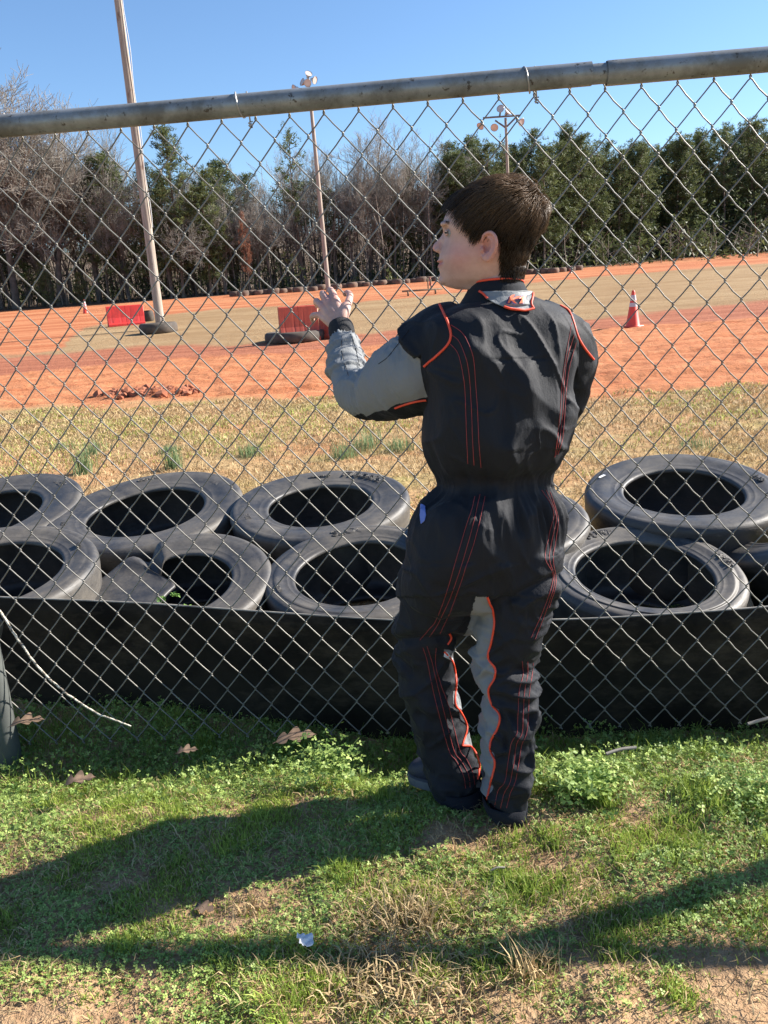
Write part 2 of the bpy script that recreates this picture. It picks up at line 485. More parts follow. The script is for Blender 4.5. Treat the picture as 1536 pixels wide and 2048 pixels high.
# ================================================================ tyres
def rubber(name, base=(0.028, 0.028, 0.030), dust=(0.135, 0.118, 0.095), dusty=0.62):
    t = NT(name); co = t.coord()
    n = t.noise(4, 8, 0.72, vec=co); n2 = t.noise(26, 6, 0.75, vec=co)
    f = t.math('MULTIPLY', t.ramp(n, [(0.40, (0, 0, 0)), (0.72, (1, 1, 1))]), dusty)
    c = t.mix(f, base, dust)
    c = t.mix(t.ramp(n2, [(0.60, (0, 0, 0)), (0.72, (0.6, 0.6, 0.6))]), c, (0.16, 0.14, 0.12))
    t.set(Base_Color=c, Roughness=t.ramp(n, [(0.3, (0.42,) * 3), (0.7, (0.68,) * 3)]))
    t.b.inputs['Specular IOR Level'].default_value = 0.6
    w = t.noise(3.2, 3, .6, vec=co, stretch=(3, 3, 14))
    b = t.bump(t.noise(120, 4, .6, vec=co), .25, .0015)
    t.bump(w, 0.4, .006, normal=b)
    return t.m
rub = rubber('tyre_rubber'); rub2 = rubber('tyre_rubber_dusty', dusty=0.95)
paint = simple('white_scuff', (0.55, 0.55, 0.55), (0.25, 0.25, 0.26), 60, 0.8)
def tyre_profile(Ro, Ri, w):
    """half section (radius, z): tread, shoulder, sidewall, bead, inside"""
    h = w / 2
    return [(Ro - .010, 0), (Ro - .006, .35 * h), (Ro - .002, .62 * h), (Ro, .80 * h), (Ro - .003, .89 * h), (Ro - .010, .955 * h), (Ro - .020, .985 * h),
            (Ro - .030, .990 * h), (Ro - .033, .987 * h), (Ro - .040, .993 * h),
            (Ri + .62 * (Ro - Ri), 1.0 * h), (Ri + .50 * (Ro - Ri), 0.985 * h), (Ri + .36 * (Ro - Ri), .955 * h),
            (Ri + .24 * (Ro - Ri), .928 * h), (Ri + .225 * (Ro - Ri), .931 * h), (Ri + .205 * (Ro - Ri), .922 * h), (Ri + .11 * (Ro - Ri), .902 * h),
            (Ri + .085 * (Ro - Ri), .906 * h), (Ri + .03 * (Ro - Ri), .89 * h), (Ri, .87 * h), (Ri - .002, .82 * h), (Ri + .004, .77 * h), (Ri + .02, .76 * h), (Ro - .045, .80 * h), (Ro - .024, .6 * h), (Ro - .024, 0)]
def side_z(prof, r):
    q = [(a, b) for a, b in prof[:20]]; q = q[::-1]
    return np.interp(r, [a for a, b in q], [b for a, b in q])
FONT_CACHE = {}
def text_tris(s):
    if s in FONT_CACHE: return FONT_CACHE[s]
    cu = bpy.data.curves.new('t', 'FONT'); cu.body = s; cu.size = 1; cu.resolution_u = 2
    cu.align_x = 'CENTER'
    o = bpy.data.objects.new('t', cu); COL.objects.link(o)
    bpy.context.view_layer.update()
    me = bpy.data.meshes.new_from_object(o.evaluated_get(bpy.context.evaluated_depsgraph_get()))
    V = np.array([v.co[:] for v in me.vertices]); F = [tuple(p.vertices) for p in me.polygons]
    bm_ = bmesh.new(); bm_.from_mesh(me)
    E = [tuple(v.index for v in e.verts) for e in bm_.edges if len(e.link_faces) == 1]
    bm_.free()
    bpy.data.objects.remove(o); bpy.data.meshes.remove(me); bpy.data.curves.remove(cu)
    FONT_CACHE[s] = (V, F, E); return FONT_CACHE[s]
def raised_outline(s, prof, rmid, size, ang, R0, w=.0020):
    """outline strokes of letters wrapped on the sidewall"""
    V, F, E = text_tris(s)
    out = []
    def mp(p):
        r = rmid + (p[1] - .35) * size
        th = ang - p[0] * size / rmid
        return np.array([r * math.cos(th), r * math.sin(th), side_z(prof, r) + .0014])
    for a, b in E:
        A, B = mp(V[a]), mp(V[b])
        if np.linalg.norm(A - B) < 1e-5: continue
        out.append(tube([A, B], w, 4, cap=False))
    return weld_quads(*zip(*out))
def make_tyre(c, Ro, Ri, w, tilt=(0, 0), label='', texts=(), mat=None, dent=None, group=None, flip=False, worn=0.0):
    prof = tyre_profile(Ro, Ri, w)
    ring = prof + [(r, -z) for r, z in prof[-2:0:-1]]
    n, m = 128, len(ring)
    th = np.arange(n) * 2 * math.pi / n
    V = []
    sd_ = int(abs(c[0] * 100)) + 3
    for a in th:
        wv = 1 + .006 * math.sin(2 * a + sd_) + .004 * math.sin(3 * a + sd_ * 2)
        for r, z in ring:
            V.append((r * wv * math.cos(a), r * wv * math.sin(a), z + .005 * math.sin(2 * a + sd_) * (r / Ro)))
    V = np.array(V)
    if dent is not None: V = dent(V)
    i_ = np.arange(n)[:, None]; j_ = np.arange(m)[None]
    F = np.stack([i_ * m + j_, ((i_ + 1) % n) * m + j_, ((i_ + 1) % n) * m + (j_ + 1) % m, i_ * m + (j_ + 1) % m], -1).reshape(-1, 4)
    o = mk('tyre', V, F, mat or rub)
    o.location = tuple(map(float, (c[0], c[1], c[2] - w / 2 * .98)))
    o.rotation_euler = (R(tilt[0]), R(tilt[1]), 0)
    tag(o, label, 'tyre', group or 'racing slick tyres lying behind the fence')
    for s, rf, size, ang in texts:
        v, f = raised_outline(s, prof, Ri + rf * (Ro - Ri), size, R(ang), Ro)
        if dent is not None: v = dent(v)
        mk('sidewall_lettering', v, f, mat or rub, o)
    return o
def tc(xl, xr, yc, z): 
    a, b = G(xl, yc, z), G(xr, yc, z)
    return np.array([*(0.5 * (a + b))[:2], z]), np.linalg.norm(a - b) / 2
c2_, r2_ = tc(126, 474, 1012, .32)
make_tyre(c2_, r2_, r2_ * .60, .30, (9, -2), 'clean back-row slick tyre above the collapsed one, lettering moulded round its top', [('HOOSIER', .62, .062, 55), ('GOVAL', .58, .03, 100), ('18.0', .5, .022, 195)], rub2)
c3_, r3_ = tc(478, 815, 998, .33)
make_tyre(c3_, r3_, r3_ * .58, .30, (9, -1), 'back-row black tyre left of the boy with white scuffs on its far rim', [('Hoosier', .60, .07, 50), ('MADE IN USA', .45, .014, 92), ('22.5', .6, .03, 200)], rub2)
sc = []
for k in range(26):
    a = R(112 + k * 1.7 + rng.normal(0, .5)); rr0 = r3_ - .045 - rng.random() * .03
    sc.append(tube([(rr0 * math.cos(a), rr0 * math.sin(a), .1496), (rr0 * math.cos(a + .03 * rng.random() + .01), (rr0 + rng.normal(0, .004)) * math.sin(a + .02), .1496)], .0022 + .002 * rng.random(), 5))
v_, f_ = weld_quads(*zip(*sc)); v_[:, 2] = .1455 + (v_[:, 2] - .1496) * .5
t3 = bpy.data.objects[[o.name for o in bpy.data.objects if o.name.startswith('tyre')][-1]]
mk('paint_scuff', v_, f_, paint, t3)
c5_, r5_ = tc(1166, 1574, 972, .35)
t5 = make_tyre(c5_, r5_, r5_ * .60, .30, (9, -1), 'large back-row tyre right of the boy with a small white sticker on it', [('DIRT', .6, .04, 60), ('L-28', .55, .03, 5)], rub)
Vs_ = np.array([(-.018, -.006, 0), (.018, -.006, 0), (.018, .006, 0), (-.018, .006, 0)])
a_ = R(146); rr0 = r5_ * .86
Vs_ = Vs_ @ np.array(Matrix.Rotation(R(38), 3, 'Z')).T + [rr0 * math.cos(a_), rr0 * math.sin(a_), .1500]
mk('sticker', Vs_, [(0, 1, 2, 3)], simple('sticker', (.7, .7, .7)), t5, smooth=False)
c1_, r1_ = tc(-200, 140, 1020, .32)
make_tyre(c1_, r1_, r1_ * .60, .30, (9, -3), 'black slick tyre in the back row, cut by the left edge of the photo', [('SIER', .62, .05, 40)], rub)
c4_, r4_ = tc(842, 1180, 1030, .33)
make_tyre(c4_, r4_, r4_ * .6, .30, (8, 0), 'black tyre of the back row mostly hidden behind the boy at waist height', [], rub2)
c6_ = W(1640, 1080, 2.62); 
make_tyre((c6_[0], c6_[1], .36), .33, .20, .28, (-6, -30), 'black tyre tipped on its side at the right edge, under the large back tyre', [('SR', .6, .05, 160)], rub2)
c7_, r7_ = tc(535, 905, 1130, .24)
make_tyre(c7_, r7_, r7_ * .66, .28, (11, -1), 'worn wide-mouthed front-row tyre half hidden behind the boy\'s left hip', [('SLOOH', .6, .05, 92), ('TIRES', .55, .02, 200)], rub2)
c8_, r8_ = tc(1080, 1493, 1132, .235)
make_tyre(c8_, r8_, r8_ * .68, .28, (10, 2), 'front-row tyre right of the boy, raised lettering and a torn muddy edge', [('SURF', .55, .045, 108), ('GRIP', .55, .04, 55), ('AMER', .6, .035, 8)], rub2)
# torn, muddy patch on the right shoulder of the front tyre
t8 = bpy.data.objects[[o.name for o in bpy.data.objects if o.name.startswith('tyre')][-1]]
V, F = [], []; na_, nz_ = 26, 16
for a_ in range(na_):
    for b_ in range(nz_):
        an = R(-46 + 44 * a_ / (na_ - 1)); zz = .118 - .14 * b_ / (nz_ - 1)
        e_ = math.sin(math.pi * a_ / (na_ - 1)) * min(1, b_ / 3) * math.sin(math.pi * (b_ + 2) / (nz_ + 3))
        rr0 = r8_ - .006 + .011 * e_ * (1 + 1.2 * noise(np.array([an * 14]), np.array([zz * 60]), seed=88)[0])
        V.append((rr0 * math.cos(an), rr0 * math.sin(an), zz))
F = [(a_ * nz_ + b_, a_ * nz_ + b_ + 1, (a_ + 1) * nz_ + b_ + 1, (a_ + 1) * nz_ + b_) for a_ in range(na_ - 1) for b_ in range(nz_ - 1)]
mk('mud_patch', V, F, simple('dried_mud', (0.10, 0.075, 0.045), (0.22, 0.17, 0.105), 30, .95, bump=.8, bscale=120), t8)
c9_, r9_ = tc(-190, 172, 1133, .31)
make_tyre(c9_, r9_, r9_ * .66, .29, (11, 1), 'dusty black tyre in the front row, cut by the left edge of the photo', [('205', .5, .02, 30)], rub2)
cA, rA = tc(155, 548, 1186, .22)
cA = cA + np.array([-.02, .10, 0.012])
def dent(V):
    V = V.copy(); a = np.arctan2(V[:, 1], V[:, 0]); r = np.hypot(V[:, 0], V[:, 1])
    d = np.angle(np.exp(1j * (a - R(118))))
    V[:, 2] -= 0.055 * np.exp(-(d / .10) ** 2) + .035 * sstep(-.05, .5, d) * (1 - sstep(1.6, 2.4, d))
    k = 1 - .10 * np.exp(-(d / .16) ** 2); V[:, 0] *= k; V[:, 1] *= k
    # the left sidewall has fallen in over the hole
    l = sstep(.10, .5, d) * (1 - sstep(1.7, 2.3, d))
    ins = l * (1 - sstep(rA * .62, rA * .95, r))
    V[:, 0] += -0.0 * ins; V[:, 0] += .16 * ins * (r > 0); V[:, 1] -= .05 * ins
    return V
make_tyre(cA, rA, rA * .60, .24, (12, -3), 'collapsed front-row tyre with buckled sidewall and weeds sprouting in its centre', [], rub2, dent=dent)
# weeds growing out of the collapsed tyre
def leaf_clump(center, n, size, spread, h, V, F, T, lobes=3, seed=0):
    g_ = np.random.default_rng(seed)
    for k in range(n):
        p = np.array(center) + [g_.normal(0, spread), g_.normal(0, spread), abs(g_.normal(h, h * .4))]
        nz = np.array([g_.normal(0, .5), g_.normal(0, .5), 1.0]); nz /= np.linalg.norm(nz)
        a = np.cross(nz, [g_.normal(), g_.normal(), .1]); a /= np.linalg.norm(a); b = np.cross(nz, a)
        s = size * g_.uniform(.6, 1.3); tt = g_.random()
        for q in range(lobes):
            th = q * 2.1 + g_.normal(0, .2)
            d = math.cos(th) * a + math.sin(th) * b; e = -math.sin(th) * a + math.cos(th) * b
            i0 = len(V)
            V += [p, p + d * s * .5 + e * s * .34, p + d * s - nz * s * .15, p + d * s * .5 - e * s * .34]
            F.append((i0, i0 + 1, i0 + 2, i0 + 3)); T += [tt] * 4
weed_m = leafmat('weed_leaf', (0.08, 0.19, 0.04), (0.26, 0.42, 0.10), .35)
for px, py in ((322, 1190), (350, 1180), (372, 1208)):
    V, F, T = [], [], []
    c = W(px, py + 8, cA[1] - .12); leaf_clump((c[0], c[1], c[2] - .01), 9, .014, .006, .010, V, F, T, seed=px)
    w_ = mk('weed', np.array(V), F, weed_m, smooth=False, attr=dict(tint=T)); tag(w_, dict([(322, 'left sprig'), (350, 'upper middle sprig'), (372, 'right sprig')])[px] + ' of bright green weed sprouting inside the collapsed tyre', 'weed')
# ================================================================ things out on the track
def lathe(prof, n=24):
    V, m = [], len(prof)
    for k in range(n):
        a = 2 * math.pi * k / n
        for r, z in prof: V.append((r * math.cos(a), r * math.sin(a), z))
    F = [(k * m + j, ((k + 1) % n) * m + j, ((k + 1) % n) * m + j + 1, k * m + j + 1) for k in range(n) for j in range(m - 1)]
    return np.array(V), np.array(F)
def box(c, s, rz=0.0, taper=1.0):
    x, y, z = np.array(s) / 2
    V = np.array([(-x, -y, -z), (x, -y, -z), (x, y, -z), (-x, y, -z), (-x * taper, -y * taper, z), (x * taper, -y * taper, z), (x * taper, y * taper, z), (-x * taper, y * taper, z)], float)
    cr, sr = math.cos(rz), math.sin(rz)
    V = np.stack([V[:, 0] * cr - V[:, 1] * sr, V[:, 0] * sr + V[:, 1] * cr, V[:, 2]], 1) + np.array(c)
    return V, np.array([(0, 3, 2, 1), (4, 5, 6, 7), (0, 1, 5, 4), (1, 2, 6, 5), (2, 3, 7, 6), (3, 0, 4, 7)])
cone_o = simple('cone_plastic', (0.80, 0.06, 0.035), (0.72, 0.09, 0.04), 5, .45)
cone_w = simple('cone_reflective_band', (0.62, 0.60, 0.60), (0.45, 0.42, 0.42), 18, .4)
def make_cone(px, py, hpx, label, simple_=False):
    P = ground_hit(px, py); e = empty('traffic_cone', P, 0.3, label=label, cat='traffic cone', group='orange traffic cones on the track')
    h = hpx * P[1] / FPX * .97
    s = h / .71
    V, F = box((0, 0, .02 * s), (.30 * s, .30 * s, .035 * s), 0, .96)
    mk('base', V, F, cone_o, e, smooth=False)
    rz_ = lambda z: (.135 - .108 * (z - .035) / .675) * s
    mk('cone_body', *lathe([(rz_(.035) + .006, .037 * s), (rz_(.05), .05 * s), (rz_(.68), .68 * s), (rz_(.71) * .8, .71 * s), (.0, .712 * s)], 20), cone_o, e)
    for a, b in ((.40, .475), (.515, .62)):
        mk('reflective_band', *lathe([(rz_(a) + .003, a * s), (rz_(b) + .003, b * s)], 20), cone_w, e)
    return e
make_cone(1266, 655, 73, 'tall orange traffic cone with two white bands, nearest the fence')
make_cone(1141, 547, 14, 'small far orange traffic cone just right of the boy\'s neck')
make_cone(861, 571, 15, 'small far orange traffic cone just in front of the boy\'s chin')
make_cone(172, 627, 27, 'orange traffic cone with a white top at the far left')
# red plastic barriers
def barrier_mat(n_, c1, c2):
    t = NT(n_); co = t.coord()
    d = t.ramp(t.noise(3, 6, .7, vec=co, stretch=(3, 3, .8)), [(.45, (0, 0, 0)), (.7, (1, 1, 1))])
    t.set(Base_Color=t.mix(d, c1, c2), Roughness=.5); return t.m
bar_r = barrier_mat('barrier_plastic', (0.62, 0.035, 0.028), (0.34, 0.028, 0.025))
bar_f = barrier_mat('faded_barrier_plastic', (0.46, 0.075, 0.038), (0.30, 0.045, 0.028))
def make_barrier(x0, x1, yb, yt, label, mat, rz=0.0, n=2):
    a = ground_hit(x0, yb); b = ground_hit(x1, yb)
    c = (a + b) / 2; L = abs(x1 - x0) * c[1] / FPX * .97; h = abs(yb - yt) * c[1] / FPX
    e = empty('plastic_barrier', c, rz, label=label, cat='barrier', group='red plastic barriers on the infield')
    for k in range(n):
        w = L / n; x = -L / 2 + w * (k + .5)
        prof = [(-.20, 0), (-.20, .10 * h), (-.15, .17 * h), (-.10, .42 * h), (-.075, h * .97), (-.055, h), (.055, h), (.075, h * .97), (.10, .42 * h), (.15, .17 * h), (.20, .10 * h), (.20, 0)]
        nx = 14; V = []
        for q in range(nx + 1):
            f_ = q / nx; xx = x + (f_ - .5) * w * .985
            ribs = .006 * (1 if (q % 7) in (3,) else 0)
            for y, z in prof: V.append((xx, y * (1 - ribs * 5 * (0.1 < z / h < .95)), z))
        m = len(prof)
        F = [(q * m + j, (q + 1) * m + j, (q + 1) * m + j + 1, q * m + j + 1) for q in range(nx) for j in range(m - 1)]
        F += [tuple(range(m))[::1], tuple(nx * m + j for j in range(m))[::-1]]
        mk('barrier_section', V, F, mat, e, smooth=False)
        V, F = box((x + w * .495, 0, h * .55), (.03, .10, h * .8)); mk('joint_pin', V, F, mat, e, smooth=False)
    return e
make_barrier(219, 290, 651, 613, 'bright red plastic barrier standing on the infield left of the near wooden pole', bar_r, R(24))
make_barrier(562, 640, 683, 615, 'faded orange-red plastic barrier behind the dark tyre ring, left of the boy\'s hand', bar_f, R(16))
make_barrier(640, 690, 676, 620, 'end-on faded orange plastic barrier partly hidden by the boy\'s sleeve', bar_f, R(-35), 1)
# loose clods thrown up at the edge of the dirt
V, F = [], []
gq = np.random.default_rng(31)
for k in range(420):
    px_ = gq.choice([gq.normal(262, 26), gq.normal(315, 20), gq.uniform(205, 400)]); P = ground_hit(px_, gq.normal(791 - (px_ - 280) * .03, 3.0)); s_ = abs(gq.normal(.020, .018)) + .008
    bmv = bmesh.new(); bmesh.ops.create_icosphere(bmv, subdivisions=1, radius=s_)
    i0 = len(V)
    for v in bmv.verts:
        q = np.array(v.co) * (1 + gq.normal(0, .18)) * [1.2, 1.2, .75]; V.append(q + P + [0, 0, s_ * .4 + abs(gq.normal(0, .02))])
    F += [tuple(i0 + v.index for v in f.verts) for f in bmv.faces]; bmv.free()
cl_ = mk('dirt_clods', V, F, simple('dark_clods', (0.22, 0.072, 0.036), (0.38, 0.135, 0.065), 12, .95), smooth=False)
tag(cl_, 'heap of dark red clods at the near edge of the dirt, left of the boy', 'dirt clods', kind='stuff')
# flat dark tyre rings lying on the infield
dark = simple('weathered_tyre', (0.035, 0.03, 0.026), (0.11, 0.085, 0.065), 6, .85)
def ring_tyre(x0, x1, yb, yt, label):
    a = ground_hit(x0, yb); b = ground_hit(x1, yb); c = (a + b) / 2; Ro = abs(x1 - x0) * c[1] / FPX / 2
    h = abs(yb - yt) * c[1] / FPX; Ri = Ro * .66
    V, F = lathe([(Ri, .03), (Ri, h * .9), (Ri + .03, h), (Ro - .06, h), (Ro - .01, h * .85), (Ro, h * .5), (Ro - .01, h * .12), (Ro - .05, 0)], 40)
    V[:, 0] *= 1 + .03 * np.sin(3 * np.arctan2(V[:, 1], V[:, 0]))
    o = mk('tyre', V, F, dark, loc=tuple(c + [0, Ro * .35, 0])); tag(o, label, 'tyre')
ring_tyre(530, 650, 684, 664, 'low dark tyre ring lying flat in front of the faded orange barrier')
ring_tyre(278, 352, 667, 647, 'dark tyre ring lying round the foot of the near wooden pole')
ring_tyre(288, 308, 643, 622, 'small dark tyre leaning behind the bright red barrier')
# low half-fallen board and frame beyond the boy's chin
bx0 = ground_hit(845, 590)
V1, F1 = weld_quads(*zip(box((0, 0, .20), (1.7, .12, .07), .1), box((-.6, 0, .09), (.06, .25, .2)), box((.55, .05, .09), (.06, .25, .2)), box((.25, .0, .42), (.05, .05, .5)), box((.38, .1, .4), (.05, .05, .45))))
o = mk('plank_bench', V1, F1, simple('old_wood', (0.16, 0.11, 0.07), (0.30, 0.22, 0.14), 10, .9), smooth=False, loc=tuple(bx0)); tag(o, 'low weathered plank on short posts on the infield, left of the boy\'s shoulder', 'plank bench')
# tyre markers along the outer edge of the far track
mk_m = simple('edge_tyre', (0.06, 0.045, 0.035), (0.20, 0.12, 0.08), 3, .9)
V0, F0 = lathe([(.13, 0), (.13, .22), (.16, .27), (.27, .28), (.32, .22), (.33, .12), (.31, 0)], 12)
me0 = None
xs = []
x = 470.0
while x < 1160:
    xs.append(x); x += 15.5 + rng.normal(0, .8)
for k, x in enumerate(xs):
    if 905 < x < 1040: continue
    yb = np.interp(x, [300, 600, 900, 1100, 1300], [602, 580, 556, 543, 523])
    P = ground_hit(x, yb + 3.5 + rng.normal(0, .3))
    if me0 is None:
        o = mk('edge_tyre', V0, F0, mk_m); me0 = o.data
    else:
        o = bpy.data.objects.new('edge_tyre', me0); COL.objects.link(o)
    o.location = tuple(map(float, P)); s_ = .9 + .25 * rng.random(); o.scale = (s_, s_, s_); o.rotation_euler = (0, 0, rng.random() * 6)
    tag(o, 'small half-buried tyre on the far track edge, ' + ('left of the boy\'s raised hand' if x < 650 else 'between the boy\'s hand and his face' if x < 905 else 'right of the boy\'s head'), 'tyre', 'half-buried tyres along the far edge of the track')

# ================================================================ poles
def wood_pole_mat():
    t = NT('pole_wood'); co = t.coord()
    s = t.noise(2.2, 6, .7, vec=co, stretch=(9, 9, .5))
    c = t.ramp(s, [(.35, (0.24, 0.18, 0.14)), (.5, (0.36, 0.295, 0.24)), (.7, (0.46, 0.40, 0.34))])
    k = t.ramp(t.noise(1.6, 4, .6, vec=co, stretch=(2, 2, 1.2)), [(.60, (0, 0, 0)), (.68, (1, 1, 1))])
    t.set(Base_Color=t.mix(k, c, (0.20, 0.13, 0.10)), Roughness=.9)
    t.bump(s, .5, .02); return t.m
pwm = wood_pole_mat()
def solve_top(base, px, py):
    """height above base where the line of sight passes the point, keeping the pole's own small lean"""
    return W(px, py, base[1])
pb = ground_hit(322, 658)
top = W(228, -60, pb[1])
e = empty('utility_pole', pb, 0, label='nearest and thickest wooden pole, a thin wire running down its side', cat='utility pole')
axis = np.array(top) - pb
Pp = [pb + axis * f_ - pb for f_ in np.linspace(-.01, 1, 30)]
mk('pole_shaft', *tube(Pp, np.linspace(.135, .100, 30), 20), pwm, e)
mk('ground_wire', *tube([np.array(p) + [.15 + .02 * math.sin(i_), -.05, 0] for i_, p in enumerate(Pp[9:])], .012, 5), simple('wire_grey', (.55, .55, .55)), e)
lampm = simple('lamp_housing', (0.42, 0.42, 0.42), (0.62, 0.61, 0.60), 6, .35, .5)
lensm = simple('lamp_lens', (0.55, 0.45, 0.40), (0.65, 0.6, 0.58), 6, .12)
armm = simple('lamp_arm', (0.16, 0.15, 0.14), (0.24, 0.22, 0.2), 6, .6, .3)
def flood(parent, loc, d, s=1.0):
    prof = [(0, -.30), (.08, -.30), (.10, -.22), (.14, -.12), (.24, -.02), (.30, .10), (.31, .12), (.30, .13)]
    V, F = lathe([(r * s, z * s) for r, z in prof], 16)
    q = Vector(d).to_track_quat('Z', 'Y').to_matrix()
    V = V @ np.array(q).T
    h = mk('floodlight', V + loc, F, lampm, parent)
    V, F = lathe([(0, .105 * s), (.29 * s, .105 * s)], 16)
    mk('lens', V @ np.array(q).T + loc, F, lensm, h)
def light_pole(base, toppx, toppy, r0, r1, label, lights, s=1.0, arms=()):
    top = W(toppx, toppy, base[1]); ax = top - base
    e = empty('light_pole', base, 0, label=label, cat='light pole', group='floodlight poles at the track')
    mk('pole_shaft', *tube([ax * f_ for f_ in np.linspace(-.01, 1, 24)], np.linspace(r0, r1, 24), 14), pwm, e)
    for a, b in arms: mk('crossarm', *tube([ax + np.array(a) * s, ax + np.array(b) * s], .06 * s, 6), armm, e)
    for p, d in lights: flood(e, ax + np.array(p) * s, d, s * .85)
P2 = ground_hit(657, 584)
light_pole(P2, 619, 178, .135, .085, 'tall wooden floodlight pole rising behind the boy\'s hand, its lamps just above the rail', [((-1.0, 0, .1), (-.8, -.5, -.2)), ((-.4, .1, .45), (-.6, -.4, .3)), ((0, 0, .9), (.3, -.6, .5)), ((.35, 0, .55), (.8, -.5, -.4)), ((-.1, -.2, .35), (.2, -.9, -.3))], .75, [((-1.1, 0, 0), (.5, 0, 0)), ((0, 0, 0), (0, 0, .7))])
P3 = ground_hit(1024, 556)
light_pole(P3, 1011, 236, .10, .07, 'farthest floodlight pole, above the boy\'s head, with four lamps on crossed arms', [((-1.65, 0, -.35), (-.55, -.5, -.6)), ((-.75, 0, -.5), (-.2, -.8, -.5)), ((-.3, 0, .55), (-.3, -.8, .3)), ((.15, 0, .35), (.5, -.6, .5)), ((1.0, 0, -.3), (.55, -.7, -.4))], .82, [((-1.5, 0, .1), (1.0, 0, .1)), ((-.7, 0, -.1), (0, 0, -.6)), ((.7, 0, -.0), (0, 0, -.6)), ((-.4, 0, .1), (-.3, 0, .5))])
# ================================================================ trees
bark_m = simple('grey_bark', (0.065, 0.053, 0.044), (0.17, 0.14, 0.115), 3, .95)
twig_m = simple('twig_bark', (0.175, 0.157, 0.132), (0.31, 0.28, 0.24), .8, .95)
pinebark_m = simple('pine_bark', (0.08, 0.06, 0.045), (0.20, 0.15, 0.11), 3, .95)
needle_m = leafmat('pine_needles', (0.028, 0.046, 0.018), (0.185, 0.210, 0.078), .32, .55)
rust_m = leafmat('rusty_leaves', (0.24, 0.10, 0.06), (0.42, 0.20, 0.12), .3)
def bare_tree(seed, H=16, spread=.55, lean=0.0, forks=(3, 6)):
    g_ = np.random.default_rng(seed); big, fine = [], []
    def rec(p, d, L, r, lev):
        n = 4 if lev < 3 else 3
        pts = [p]; dd = d.copy()
        for k in range(n):
            dd = dd + g_.normal(0, .16 if lev else .05, 3) + np.array([0, 0, .05 if lev else .02]); dd /= np.linalg.norm(dd)
            pts.append(pts[-1] + dd * L / n)
        (big if lev < 3 else fine).append((pts, np.linspace(r, r * .55, n + 1) * (1.25 if lev < 3 else 1)))
        if lev >= 5 or L < .4: return
        nb = g_.integers(*((forks if lev else (5, 8))))
        for q in range(nb):
            t_ = g_.uniform(.35 if lev == 0 else .25, 1.0)
            k = min(int(t_ * n), n - 1); pp = pts[k] + (pts[k + 1] - pts[k]) * (t_ * n - k)
            a = g_.normal(size=3); a -= dd * a.dot(dd); a /= np.linalg.norm(a)
            nd = dd * g_.uniform(.55, .95) + a * spread * g_.uniform(.7, 1.6); nd[2] += .15; nd /= np.linalg.norm(nd)
            rec(pp, nd, L * g_.uniform(.45, .72), r * (1 - .45 * t_) * g_.uniform(.42, .62), lev + 1)
        nd = dd + g_.normal(0, .2, 3); nd /= np.linalg.norm(nd)
        rec(pts[-1], nd, L * .62, r * .55, lev + 1)
    rec(np.zeros(3), np.array([lean, 0, 1.0]) / math.hypot(lean, 1), H * .42, H * .0115, 0)
    def j(lst, n, rmin):
        Vs, Fs = zip(*[tube(p, np.maximum(r, rmin), n, cap=False) for p, r in lst]); return weld_quads(Vs, Fs)
    return j(big, 6, .02), j(fine, 3, .0105)
def pine_tree(seed, H=14, crown=.6, width=.2, dens=1.0, thin=False):
    g_ = np.random.default_rng(seed); limbs = []; V, F, T = [], [], []
    trunk = [np.array([.12 * math.sin(z * .4 + seed), .1 * math.cos(z * .5 + seed), z]) for z in np.linspace(0, H * .97, 12)]
    limbs.append((trunk, np.linspace(H * .0105, .03, 12)))
    for z in np.linspace(H * .12, H * (1 - crown), 8):      # dead stubs
        a = g_.random() * 6.28; L = g_.uniform(.5, 1.6)
        limbs.append(([np.array([0, 0, z]), np.array([math.cos(a) * L, math.sin(a) * L, z + .1 * L])], [.03, .012]))
    nb = int(46 * dens)
    clumps = []
    for k in range(nb):
        f_ = (k + g_.random()) / nb; z = H * (1 - crown) + H * crown * f_ * .97
        L = H * width * (1 - f_) ** .62 * g_.uniform(.45, 1.25) + .35
        if f_ < .2: L *= g_.uniform(.5, 1.0)
        a = g_.random() * 6.28; up = .15 + .55 * f_
        P = [np.array([math.cos(a) * L * t_, math.sin(a) * L * t_, z + L * up * t_ ** 1.4]) for t_ in np.linspace(0, 1, 4)]
        limbs.append((P, np.linspace(.035, .012, 4)))
        for t_ in np.linspace(.45, 1.0, max(2, int(L * 1.9))):
            for q in range(2 if not thin else 1):
                c = np.array([math.cos(a) * L * t_, math.sin(a) * L * t_, z + L * up * t_ ** 1.4]) + g_.normal(0, .24, 3)
                clumps.append((c, g_.uniform(.30, .55)))
    clumps.append((np.array([0, 0, H]), .5)); clumps.append((np.array([0, 0, H - .6]), .55))
    for c, s in clumps:
        tt = np.clip(g_.normal(.45, .22), 0, 1)
        n = 15
        d = g_.normal(size=(n, 3)); d[:, 2] = abs(d[:, 2]) * .8 + .1; d /= np.linalg.norm(d, axis=1)[:, None]
        for q in range(n):
            e_ = np.cross(d[q], g_.normal(size=3)); e_ /= np.linalg.norm(e_)
            i0 = len(V); w_ = s * .085
            o_ = c + g_.normal(0, s * .25, 3)
            V += [o_ - e_ * w_, o_ + e_ * w_, o_ + d[q] * s * g_.uniform(.6, 1.0)]
            F.append((i0, i0 + 1, i0 + 2)); T += [tt, tt, min(1, tt + .25)]
    Vs, Fs = zip(*[tube(p, r, 5, cap=False) for p, r in limbs])
    return weld_quads(Vs, Fs), (np.array(V), np.array(F), np.array(T))
BARE = [bare_tree(s, 16, sp, 0.03 * (s % 3 - 1)) for s, sp in ((11, .55), (12, .5), (13, .6), (15, .45), (16, .7))]
